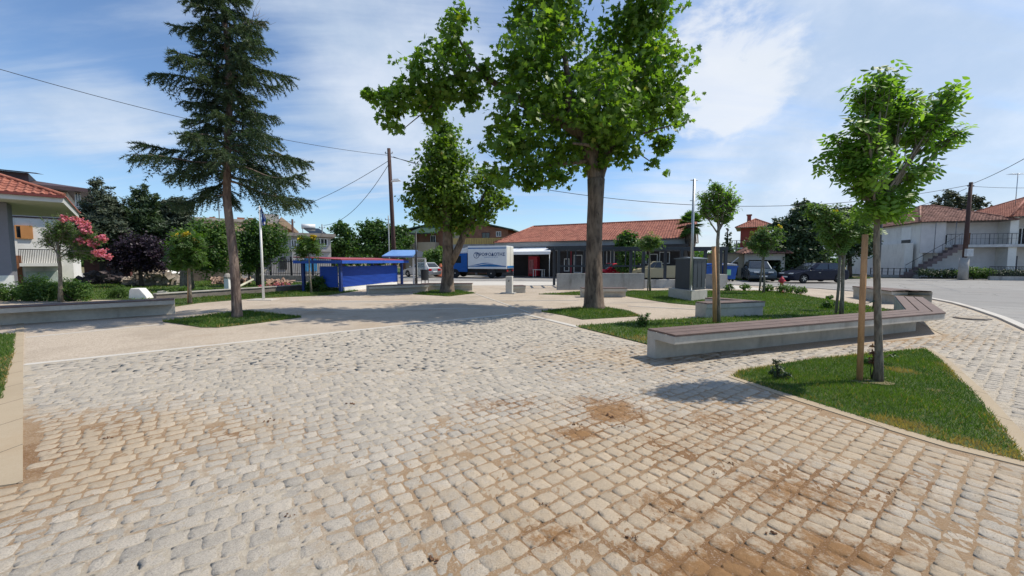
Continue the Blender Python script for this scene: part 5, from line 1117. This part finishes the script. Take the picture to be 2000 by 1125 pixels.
# waste basket
q = GD(834,27.5); q.y = 26.8; r = empty('waste_basket', q, 0, 'black mesh waste basket on legs right of the bus shelter', 'bin'); MB().lathe([(.2,.3), (.26,.3), (.28,1.0), (.30,1.02), (.24,1.0)], seg=14).build('basket', blackm, r)
for s_ in (-1, 1): MB().tube([(s_*.24,0,0), (s_*.24,0,.6)], .02, 6).build('leg', blackm, r)
r = empty('lamp_post', GD(813.5,26.2), 0, 'thin black post with a short arm between the bus shelter and its bin', 'post'); z = P(813,452,26.2).z
MB().tube([(0,0,0), (0,0,z)], [.07,.045], 10).build('pole', blackm, r); MB().tube([(0,0,z-.25), (-.35,0,z-.1)], .03, 6).build('arm', blackm, r)
# terracotta planter
r = empty('traffic_planter', GD(860.5,40), 0, 'terracotta coloured conical garden ornament on the far pavement', 'planter'); tc_ = mat('terracotta', (.42,.13,.07), .8, .15)
MB().lathe([(.5,0), (.5,.15), (.2,.2), (.14,.8), (.22,1.0), (.1,1.35)], seg=14).build('urn', tc_, r); MB().lathe([(.22,1.0), (.25,1.05), (.2,1.08)], seg=14).build('rim', tc_, r)
# ------------------------------------------------------------------ poles and wires
def upole(label, u, D, vtop, rad=.14, m=poleW, lamp=None, name='utility_pole', lean=0):
    b = GD(u, D); r = empty(name, b, 0, label, 'pole'); z = P(u, vtop, D).z
    MB().tube([(0,0,-.05), (lean*.5,0,z*.5), (lean,0,z)], [rad, rad*.9, rad*.72], 12).build('pole', m, r)
    mb = MB(); mb.tube([(lean-.28,0,z-.35), (lean+.28,0,z-.35)], .025, 6)
    for s_ in (-.25,.25): mb.lathe([(.03,0), (.05,.04), (.03,.1)], (lean+s_,0,z-.33), 8)
    mb.build('insulators', silver, r)
    if lamp:
        x1, zl_ = (lamp[0]-u)/FPX*D, P(0, lamp[1], D).z; a_ = MB().tube([(lean,-.05,zl_-.1), (lean+x1*.5,-.3,zl_+.1), (lean+x1,-.6,zl_+.02)], .025, 6).build('lamp_arm', silver, r)
        MB().add([(lean+x1-.35,-.75,zl_), (lean+x1+.3,-.75,zl_+.05), (lean+x1+.3,-.45,zl_+.05), (lean+x1-.35,-.45,zl_), (lean+x1-.2,-.7,zl_+.18), (lean+x1+.15,-.7,zl_+.2), (lean+x1+.15,-.5,zl_+.2), (lean+x1-.2,-.5,zl_+.18)], [(3,2,1,0), (4,5,6,7), (0,1,5,4), (1,2,6,5), (2,3,7,6), (3,0,4,7)]).build('lamp_head', whitem, r)
    return r
upole('tall brown wooden utility pole with a street lamp behind the bus shelter', 772, 29, 290, .17, lamp=(790,358), lean=-.28)
r = upole('wooden utility pole with a meter box at the corner house hedge', 1881, 34.0, 356, .17, lean=.05)
MB().box(-.28,.28,-.42,-.2,2.0,2.65).build('meter_box', mat('box_grey', (.45,.47,.48), .6), r, .02); MB().tube([(0,0,0), (0,0,1.9)], [.33,.3], 12).build('concrete_foot', concd, r)
upole('thin grey pole above the villa roof left of the blue shelter', 632, 38, 438, .07, mat('grey_pole', (.2,.21,.22), .7)); upole('thin pale pole just left of the tall wooden pole', 761, 33, 421, .06, mat('grey_pole2', (.28,.3,.3), .7))
upole('dark wooden pole beside the peach building gable', 575, 41, 428, .13); upole('short dark pole left of the small red house', 1436, 46, 470, .09, mat('dark_pole', (.04,.045,.05), .7)); upole('thin pole rising over the peach building roof', 434, 45, 405, .07, mat('grey_pole3', (.12,.12,.13), .7))
wire = mat('cable', (.02,.02,.022), .6)
def cable(label, a, b, sag, rad=.014):
    n = 28; pts = [a.lerp(b, i/n)-Vector((0,0,sag*4*(i/n)*(1-i/n))) for i in range(n+1)]
    mb = MB().tube([p_-a for p_ in pts], rad, 5); o = mb.build('overhead_cable', wire); o.location = a; tag(o, label, 'cable')
T1 = P(763,306,29); T2 = P(1890,362,34)
cable('overhead cable from the tall wooden pole across the square to the right hand pole', T1, T2, 2.6, .022)
cable('overhead cable running from the tall wooden pole to the upper left edge', T1+Vector((-.2,0,.1)), P(-120,100,16), .55, .014)
cable('thicker cable dropping left from the tall wooden pole towards the peach building', P(762,312,29), P(560,412,41), .4, .02)
cable('sagging cable from the tall wooden pole to the thin grey villa pole', P(762,316,29), P(632,440,38), 1.1, .02)
cable('short cable from the tall wooden pole into the forked plane crown', P(768,306,29), P(880,335,24), .1, .018)
cable('upper cable climbing from the right hand pole to the right edge', T2, P(2060,275,22), .2, .02)
cable('level cable from the right hand pole to the right edge', T2+Vector((0,0,-.05)), P(2080,364,34), .15, .016)
cable('second cable left from the right hand pole dipping behind the ash sapling', P(1888,368,34), P(1640,430,40), .6, .018)
cable('faint thin cable between the peach building pole and the far left roofs', P(575,432,41), P(385,432,47), .1, .014)
# ------------------------------------------------------------------ flagpole
q = G(515,585.5); D = q.y; r = empty('flagpole', q, 0, 'white flagpole with a limp blue and white flag left of the blue shelter', 'flagpole'); zt_ = P(508,402,D).z
MB().tube([(0,0,.02), (0,0,zt_)], [.05,.035], 12).build('pole', whitem, r); MB().box(-.5,.5,-.3,.3,-.02,.022).build('base_slab', palem, r)
V = []; F = []; nx, nz = 10, 22; zf0 = P(508,404,D).z; zf1 = P(508,440,D).z
for i in range(nx+1):
    for j in range(nz+1):
        t = i/nx; s_ = j/nz; w = .04+(.16+.05*math.sin(s_*3))*t*(.5+.8*s_ if s_ < .6 else 1.0-.5*(s_-.6)); V.append((w, .05*math.sin(t*11+s_*2)*(0.3+s_), zf0+(zf1-zf0)*s_-.10*t*(1-s_)))
for i in range(nx):
    for j in range(nz): k = i*(nz+1)+j; F.append((k, k+1, k+nz+2, k+nz+1))
m, t, b = newmat('flag_cloth'); o_ = N(t, 'ShaderNodeTexCoord').outputs['Object']; s3 = N(t, 'ShaderNodeSeparateXYZ'); t.links.new(o_, s3.inputs[0])
f = mth(t, 'FRACT', mth(t, 'ADD', mth(t, 'MULTIPLY', s3.outputs[0], 9.0), mth(t, 'MULTIPLY', s3.outputs[2], 1.3))); t.links.new(mixc(t, ramp(t, f, .62, .68), (.015,.06,.32), (.7,.72,.75)), b.inputs['Base Color'])
npmesh('flag', V, F, m, r, smooth=True)
# ------------------------------------------------------------------ park bits at left
h = House('low_wall', 'low weathered timber and stone edging wall along the park lawn', 'low wall', G(335,586), G(655,562)); MB().box(-.5, h.W, 0, .22, -.05, .26).build('wall', mat('old_edging', (.17,.15,.13), .9, .3, 2, .5, 15), h.r, .02)
MB().box(-.5, h.W, -.04, .26, .262, .31).build('capping', mat('pale_capping', (.36,.34,.3), .9, .2), h.r, .01)
q = G(446,571); r = empty('stone_post', q, 0, 'white painted stone post with a rounded cap left of the spruce trunk', 'post'); MB().box(-.12,.12,-.12,.12,0,.72).build('post', whitem, r, .02); MB().lathe([(.17,.72), (.18,.8), (.12,.92), (.05,.98)], seg=12).build('cap', mat('old_stone', (.27,.25,.22), .9), r)
q = G(276,583.5); r = empty('marble_block', q, R(10), 'white marble block with one slanted side behind the left bench end', 'stone'); 
MB().xprism([(-.34,0), (-.30,.36), (-.24,.46), (.08,.45), (.30,.15), (.36,0)], -.2,.2).build('block', mat('white_marble', (.7,.68,.65), .7, .1, 4, .4, 10), r, .03)
q = G(322,581.5); r = empty('stone_block', q, R(5), 'small pale stone block at the end of the left bench', 'stone'); MB().box(-.2,.2,-.15,.15,0,.3).build('block', mat('pale_block', (.42,.4,.34), .8), r, .03)
q = G(480,566); r = empty('timber_beam', P(455,566,18.5), 0, 'pale timber beam leaning diagonally over the lawn behind the spruce trunk', 'beam'); A = r.location.copy(); B_ = P(494,546,21); C_ = P(528,517,25)
MB().tube([Vector(), B_-A], .06, 6).build('beam', mat('pale_timber', (.46,.45,.34), .8), r); 
r = empty('timber_beam', P(508,538,24), 0, 'grey plank propped against the iron fence behind the flagpole', 'beam'); A = r.location.copy(); MB().tube([Vector(), C_-A], .07, 6).build('beam', dead, r)
# rubble heaps
def rubble(label, spots, D, n, m, name='rubble_heap', core=True):
    r = empty(name, GD(sum(s_[0] for s_ in spots)/len(spots), D), 0, label, 'rubble'); mb = MB(); c0 = r.location
    for k in range(n):
        u, v, s_ = random.choice(spots); p_ = P(u+random.gauss(0, s_), v+random.gauss(0, s_*.25), D+random.uniform(-.8,.8)); p_.z = max(.03, p_.z*random.uniform(.3,1)); M_ = Matrix.Translation(p_-c0) @ Matrix.Rotation(random.uniform(0,3), 4, Vector((random.random(), random.random(), random.random())).normalized())
        a_, b2_, c_ = [random.uniform(.04,.16 if not core else .26) for _ in range(3)]; mb.box(-a_, a_, -b2_, b2_, -c_*.4, c_*.4, M_)
    # earth core
    cx0 = sum(s_[0] for s_ in spots)/len(spots); 
    for u, v, s_ in (spots if core else ()):
        p_ = P(u, v, D); rr = s_*D/FPX*1.6; mb.lathe([(rr*1.2, -.05), (rr*.9, p_.z*.4), (rr*.4, p_.z*.75), (.05, p_.z*.85)], (p_.x-c0.x, 0, 0), 10)
    tag(mb.build('stones', m, r, .01), kind='stuff'); return r, c0
rub = mat('rubble_mix', (.32,.27,.22), .9, .5, 3, .5, 10)
r, c0 = rubble('heap of rubble and stones with white sheets left of the thick bare trunk', [(285,535,10), (305,532,12), (325,534,10), (260,545,8)], 25.5, 260, rub)
for i, (u0, v0, u1, v1) in enumerate(((283,540,318,532), (322,537,352,530))):
    a_ = P(u0, v0, 24.8)-c0; b2_ = P(u1, v1, 25.4)-c0; mb = MB(); n = 8
    V = []
    for k in range(n+1):
        t_ = k/n; w = .28*math.sin(math.pi*(.1+.8*t_)); p_ = a_.lerp(b2_, t_)+Vector((0,0,.12*math.sin(t_*5+i))); V += [p_+Vector((0,-w,-.1)), p_+Vector((0,w,.12))]
    mb.add(V, [(2*k, 2*k+1, 2*k+3, 2*k+2) for k in range(n)]); mb.build('white_sheet', whitem, r)
rubble('low line of broken bricks along the park lawn under the round tree', [(430,545,8), (475,546,8), (455,548,8), (540,548,8), (560,550,6)], 27, 230, mat('brick_rubble', (.30,.2,.15), .9, .4, 3), core=False)
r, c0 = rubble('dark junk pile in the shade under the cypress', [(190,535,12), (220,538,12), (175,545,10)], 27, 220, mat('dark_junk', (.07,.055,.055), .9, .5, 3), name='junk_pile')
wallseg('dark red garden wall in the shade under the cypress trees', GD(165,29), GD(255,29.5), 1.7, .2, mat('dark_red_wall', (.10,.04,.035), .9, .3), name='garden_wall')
wallseg('weathered stone garden wall behind the rubble and round trees', GD(256,31), GD(470,33), 1.35, .25, mat('garden_stone', (.20,.165,.12), .9, .4, 3, .5, 8), name='garden_wall')
# ------------------------------------------------------------------ vehicles
def wheel(parent, x, y, rad, side, wd=.2):
    s_ = side; t_ = MB().lathe([(rad*.62,-wd/2), (rad*.96,-wd/2), (rad,-wd/3), (rad,wd/3), (rad*.96,wd/2), (rad*.62,wd/2)], (0,0,0), 20, 'y').build('tyre', rubber, parent); t_.location = (x, y, rad)
    mb = MB().lathe([(rad*.6,-.02), (rad*.63,0), (rad*.6,.02)], (0, s_*wd*.36, 0), 16, 'y')
    for k in range(5): a = R(72*k+18); M_ = Matrix.Translation((0, s_*(wd*.36+.02), 0)) @ Matrix.Rotation(a, 4, 'Y'); mb.box(-rad*.07, rad*.07, -.015,.015, 0, rad*.6, M_)
    mb.lathe([(rad*.14,-.02), (rad*.14,.03)], (0, s_*(wd*.36+.02), 0), 10, 'y'); mb.build('rim', chrome, t_); return t_
def car(name, label, cat, loc, rz, paint, L=4.2, W_=1.75, H=1.46, rear=.35, group=None, bed=False):
    r = empty(name, loc, rz, label, cat, group); rw = .31; xf, xr = L/2-.82, -L/2+.78; hb = H*.60; zb = .2
    def archp(cx_): return [(cx_+.37*math.cos(t_), rw+.37*math.sin(t_)) for t_ in np.linspace(math.pi*1.08, -.08*math.pi, 9)]
    # outline front = +x ; walk bottom rear->front then top front->rear
    out = [(-L/2+.05,.3), (-L/2+.2,zb)]+archp(xr)+archp(xf)+[(L/2-.2,zb), (L/2-.02,.3), (L/2,.5), (L/2-.12,hb*.78), (L/2-.45,hb*.88), (L/2-1.15,hb+.03), (-L/2+.5,hb+.08), (-L/2+.08,hb+.02), (-L/2,.55)]
    MB().xprism(out, -W_/2, W_/2).build('body', paint, r, .05)
    MB().box(-L/2+.3, L/2-.3, -W_/2+.25, W_/2-.25, .16, .5).build('underbody', rubber, r)
    g0, g1 = -L/2+.12, L/2-1.2; t0, t1 = -L/2+.12+rear+.25, L/2-2.05
    wb, wt = W_/2-.08, W_/2-.27
    def cab(x0, x1, x2, x3, z0_, z1_, e=0): return [(x0,-wb+e,z0_), (x1,-wb+e,z0_), (x1,wb-e,z0_), (x0,wb-e,z0_), (x2,-wt+e,z1_), (x3,-wt+e,z1_), (x3,wt-e,z1_), (x2,wt-e,z1_)]
    FS = [(0,1,5,4), (1,2,6,5), (2,3,7,6), (3,0,4,7), (4,5,6,7), (3,2,1,0)]
    if bed: g0, t0 = -.35, -.3
    MB().add(cab(g0, g1, t0, t1, hb, H-.03), FS).build('cabin', paint, r, .06)
    P8 = [Vector(v_) for v_ in cab(g0, g1, t0, t1, hb+.02, H-.03)]
    def pane(a_, b2_, c_, d2_, nm, s0=.06, s1=.94, z0_=.12, z1_=.86):
        def bl(s_, t_): return (a_.lerp(b2_, s_)).lerp(d2_.lerp(c_, s_), t_)
        nrm = (b2_-a_).cross(d2_-a_).normalized()*.018; q_ = [bl(s0,z0_), bl(s1,z0_), bl(s1,z1_), bl(s0,z1_)]
        MB().add([p_+nrm for p_ in q_]+[p_-nrm for p_ in q_], [(0,1,2,3), (7,6,5,4), (0,4,5,1), (1,5,6,2), (2,6,7,3), (3,7,4,0)]).build(nm, glass, r)
    pane(P8[0], P8[1], P8[5], P8[4], 'side_window', .10, .48); pane(P8[0], P8[1], P8[5], P8[4], 'side_window', .51, .86)
    pane(P8[2], P8[3], P8[7], P8[6], 'side_window', .14, .49); pane(P8[2], P8[3], P8[7], P8[6], 'side_window', .52, .90)
    pane(P8[1], P8[2], P8[6], P8[5], 'windscreen', .07, .93, .08, .92); pane(P8[3], P8[0], P8[4], P8[7], 'rear_window', .1, .9, .15, .85)
    for x in (xf, xr):
        for s_ in (-1, 1): wheel(r, x, s_*(W_/2-.12), rw, s_)
    hl = mat('headlight_lens', (.6,.62,.62), .15, .05); tl = mat('tail_lens', (.35,.01,.015), .2, .05)
    for s_ in (-1, 1):
        MB().box(L/2-.32, L/2-.02, s_*(W_/2-.42)-.16, s_*(W_/2-.42)+.2, hb*.70, hb*.80).build('headlight', hl, r, .03)
        MB().box(-L/2-.012, -L/2+.12, s_*(W_/2-.3)-.15, s_*(W_/2-.3)+.2, hb*.72, hb*.95).build('tail_light', tl, r, .02)
        MB().box(L/2-1.42, L/2-1.28, s_*(W_/2+.08)-.09, s_*(W_/2+.08)+.07, hb+.08, hb+.2).build('mirror', paint, r, .02)
        if not bed: MB().box(.1, .26, s_*(W_/2+.005)-.012, s_*(W_/2+.005)+.012, hb*.82, hb*.85).build('door_handle', chrome, r)
    MB().box(L/2-.01, L/2+.012, -.26, .26, .38, .48).build('number_plate', whitem, r); MB().box(-L/2-.012, -L/2+.01, -.26, .26, .5, .6).build('number_plate', whitem, r)
    MB().box(L/2-.08, L/2+.004, -.45, .45, .52, .62).build('grille', blackm, r, .01)
    return r
def paintm(name, rgb, rough=.25, metal=.3):
    m, t, b = newmat(name); b.inputs['Base Color'].default_value = (*rgb, 1); b.inputs['Roughness'].default_value = rough; b.inputs['Metallic'].default_value = metal; b.inputs['Specular IOR Level'].default_value = .2; b.inputs['Coat Roughness'].default_value = .08
    o_ = N(t, 'ShaderNodeTexCoord').outputs['Object']; c = mixc(t, mth(t, 'MULTIPLY', ramp(t, noise(t, o_, 3, 6, .7), .4, .75), .06), rgb, (.25,.22,.18)); t.links.new(c, b.inputs['Base Color']); return m
car('parked_car', 'dark navy hatchback parked side on beside the largest dark tree', 'car', GD(1586,29.6), R(180+4), paintm('navy_paint', (.006,.010,.028), .3, 0.0), 4.35, 1.75, 1.5, group='cars parked around the square')
car('parked_car', 'blue grey van like car parked nose out at the tiled garage', 'car', GD(1480,32.2), R(-112), paintm('bluegrey_paint', (.05,.075,.10)), 4.3, 1.8, 1.62, rear=.1, group='cars parked around the square')
car('parked_car', 'silver hatchback parked behind the bus shelter', 'car', GD(824,40), R(180-38), paintm('silver_paint', (.42,.44,.46), .3, .6), 4.1, 1.75, 1.5, group='cars parked around the square')
car('parked_car', 'small red car glimpsed through the pergola right of the plane trunk', 'car', GD(1190,33.5), R(200), paintm('red_paint', (.35,.01,.03)), 4.0, 1.7, 1.45, group='cars parked around the square')
creamp = paintm('cream_paint', (.38,.33,.21), .45, .0)
r = car('pickup_truck', 'old cream pickup truck parked behind the lower grey wall', 'pickup', GD(1281,33.0), R(180-3), creamp, 4.9, 1.7, 1.62, bed=True)
MB().box(-2.42, -.42, -.86, -.82, .62, 1.22).box(-2.42, -.42, .82, .86, .62, 1.22).box(-2.45, -2.41, -.86, .86, .62, 1.22).box(-2.38, -.42, -.8, .8, .95, 1.0).build('cargo_bed', creamp, r, .012)
# delivery truck
loc = GD(934,38.6); r = empty('delivery_truck', loc, R(180-17), 'blue cab delivery truck with a grey white cargo box behind the forked plane', 'truck')
bluep = paintm('blue_cab_paint', (.012,.09,.33), .35, .1); boxm = mat('cargo_white', (.68,.70,.71), .5, .05); W_ = 2.25
MB().box(-3.2, 3.0, -.9,.9, .5,.78).build('chassis', rubber, r)
MB().box(-3.3, .62, -W_/2, W_/2, .86, 3.05).build('cargo_box', boxm, r, .03)
MB().xprism([(.72,.55), (2.75,.55), (2.82,1.2), (2.72,1.55), (2.35,2.3), (.72,2.36)], -1.08, 1.08).build('cab', bluep, r, .06)
for s_ in (-1, 1):
    MB().add([(1.35,s_*1.095,1.42), (2.5,s_*1.095,1.42), (2.22,s_*1.095,2.1), (1.35,s_*1.095,2.1), (1.35,s_*1.07,1.42), (2.5,s_*1.07,1.42), (2.22,s_*1.07,2.1), (1.35,s_*1.07,2.1)], [(0,1,2,3), (7,6,5,4), (0,4,5,1), (1,5,6,2), (2,6,7,3), (3,7,4,0)]).build('side_window', glass, r)
    MB().box(2.3,2.42,s_*1.2-.08,s_*1.2+.08,1.4,1.8).build('mirror', blackm, r, .02)
    MB().box(2.76,2.84,s_*.8-.18,s_*.8+.18,.72,.92).build('headlight', whitem, r, .02)
    for x in (2.0,-1.75): wheel(r, x, s_*.95, .43, s_, .3)
    MB().box(-3.34,-3.26,s_*.85-.15,s_*.85+.15,.62,.76).build('tail_light', mat('tail_lens2', (.4,.02,.02), .3), r)
MB().add([(2.74,-.95,1.5), (2.74,.95,1.5), (2.38,.88,2.22), (2.38,-.88,2.22), (2.77,-.95,1.52), (2.77,.95,1.52), (2.41,.88,2.24), (2.41,-.88,2.24)], [(4,5,6,7), (3,2,1,0), (0,1,5,4), (1,2,6,5), (2,3,7,6), (3,0,4,7)]).build('windscreen', glass, r)
MB().box(.4,1.9,-1.09,-.96,.45,.8).box(-1.2,.9,-1.0,-.96,.42,.78).build('side_guard', mat('guard_grey', (.2,.21,.22), .6), r)
MB().xprism([(.7,2.36), (2.2,2.33), (1.6,2.75), (.7,2.95)], -.95, .95).build('wind_deflector', mat('deflector_white', (.65,.67,.68), .4), r, .04)
# livery on the side facing the camera: local +y side after the 163 degree turn
ys = W_/2+.004; dkb = mat('livery_navy', (.01,.05,.16), .5); mdb = mat('livery_blue', (.01,.13,.35), .5)
def livery(pts, m, nm, y=ys): MB().add([(x, y, z) for x, z in pts]+[(x, y-.003, z) for x, z in pts], [tuple(range(len(pts)))]).build(nm, m, r)
def band(f0, f1, x0=-3.28, x1=.6, n=24):
    t_ = [x0+(x1-x0)*i/n for i in range(n+1)]; return [(x, f0(x)) for x in t_]+[(x, f1(x)) for x in reversed(t_)]
livery([(-3.28,2.88), (.6,2.88), (.6,2.78), (-3.28,2.78)], mdb, 'top_stripe')
livery(band(lambda x: 1.06+0*x, lambda x: 1.30+.14*math.cos((x+1.3)*1.6)), mdb, 'wave_stripe'); livery(band(lambda x: 1.22+.10*math.cos((x+1.6)*1.6), lambda x: 1.27+.11*math.cos((x+1.6)*1.6)), boxm, 'wave_line', ys+.006)
def text(body, size, x, z, m, nm, bold=0.0):
    cu = bpy.data.curves.new('txt', 'FONT'); cu.body = body; cu.size = size; cu.align_x = 'CENTER'; cu.align_y = 'CENTER'; cu.extrude = .002; cu.offset = bold
    to = bpy.data.objects.new('txt', cu); S.collection.objects.link(to); bpy.context.view_layer.update()
    me = bpy.data.meshes.new_from_object(to.evaluated_get(bpy.context.evaluated_depsgraph_get())); bpy.data.objects.remove(to)
    me.materials.clear(); me.materials.append(m); o = bpy.data.objects.new(nm, me); S.collection.objects.link(o); o.parent = r; o.location = (x, ys+.006, z); o.rotation_euler = (R(90), 0, R(180)); return o
text('ΤΡΟΦΟΔΟΤΗΣ', .40, -1.75, 2.22, dkb, 'lettering', .008); text('τροφοδοσία εστίασης', .14, -1.75, 1.98, mdb, 'lettering')
ring = [(-.28+.30*math.cos(a), 2.16+.30*math.sin(a)) for a in np.linspace(0, 6.283, 25)[:-1]]; ri = [(-.28+.245*math.cos(a), 2.16+.245*math.sin(a)) for a in np.linspace(0, 6.283, 25)[:-1]]
MB().add([(x, ys+.004, z) for x, z in ring+ri], [(i, (i+1) % 24, 24+(i+1) % 24, 24+i) for i in range(24)]).build('round_logo', dkb, r); text('T', .42, -.28, 2.16, dkb, 'round_logo', .012)
for s_ in (-1,1): MB().box(-3.335,-3.305, s_*.55-.5, s_*.55+.5, .95, 2.98).build('rear_door', mat('rear_door_cream', (.62,.60,.52), .5, .06), r, .008)
MB().box(-3.36,-3.337,-1.0,1.0,.96,1.15).build('rear_stripe', mdb, r)
# dumpsters
dbl = mat('dumpster_blue', (.012,.085,.36), .5, .2, 3)
def dumpster(label, u, D, w, rz=0, hh=1.15, lid=None, group='blue dumpsters by the road'):
    r = empty('dumpster', GD(u, D), rz, label, 'dumpster', group)
    MB().add([(-w/2+.1,-.45,.18), (w/2-.1,-.45,.18), (w/2-.1,.45,.18), (-w/2+.1,.45,.18), (-w/2,-.58,hh), (w/2,-.58,hh), (w/2,.58,hh), (-w/2,.58,hh)], [(3,2,1,0), (4,5,6,7), (0,1,5,4), (1,2,6,5), (2,3,7,6), (3,0,4,7)]).build('body', dbl, r, .03)
    MB().box(-w/2-.05, w/2+.05, -.63,.63, hh, hh+.06).build('rim', dbl, r, .015)
    MB().tube([(-w/2-.02,-.5,hh+.08), (w/2+.02,-.5,hh+.08)], .03, 8).build('handle', blackm, r)
    MB().xprism([(-w/2,hh+.07), (w/2,hh+.07), (w/2,hh+.2), (0,hh+.28), (-w/2,hh+.2)], -.5, .58).build('lid', lid or dbl, r, .03)
    for x in (-w/2+.25, w/2-.25):
        for y in (-.35,.35): wv = MB().lathe([(.09,-.03), (.09,.03)], (0,0,0), 10, 'y').build('wheel', rubber, r); wv.location = (x, y, .09)
    return r
dumpster('blue dumpster seen just right of the metal cabinet', 1384, 31.5, 1.3); dumpster('blue dumpster behind the pergola end post', 1406, 31.8, .9)
r = dumpster('open blue dumpster with rubbish on top and a green sticker right of the pergola end', 1422, 31.0, .95, R(-10), lid=mat('rubbish_bags', (.5,.48,.45), .7, .5, 6))
MB().box(-.3,-.0,-.60,-.585,.5,.95).build('sticker', mat('green_sticker', (.25,.5,.3), .6), r)
# low weeds on verge
verge = [(p_.x, p_.y) for p_ in (GD(1425,33.4), GD(1470,33.2), GD(1700,36.5), GD(1700,37.6), GD(1550,37.0), GD(1425,35.3))]
lawn(verge, 60, .18, z=-.02, w=.03, name='verge')
lawn([(-1.5,46), (-30,60), (-60,66), (-60,90), (60,90), (44,48), (30,44), (16,44)], 2, .2, z=-.03, w=.05, name='verge')
# distant tree line so the horizon is closed
for i, (u, v, w, lb) in enumerate(((60,470,70,'distant wood behind the left houses'), (1000,512,1200,'distant low tree line on the horizon'))):
    pass
def farwood():
    n = 26000; xs_ = rng.uniform(-190, 210, n); hh = 4.2+1.6*np.sin(xs_*.11)+1.2*np.sin(xs_*.37+1); z_ = rng.random(n)**.7*hh; y_ = 115+rng.normal(0, 4, n)
    r = empty('farwood_anchor', (0,0,0)); nr = rng.normal(size=(n, 3))+np.array([.3,-.4,.5]); o = leafmesh('far_wood', np.stack([xs_, y_, z_], 1), nr, rng.uniform(.7,1.5, n), quadleaf(.8), greenleaf, r, np.clip(rng.normal(.35,.2,n),0,.9)); o.parent = None
    bpy.data.objects.remove(r); tag(o, kind='stuff')
farwood()
for o in bpy.data.objects:
    if 'group' in o and not o['group']: del o['group']
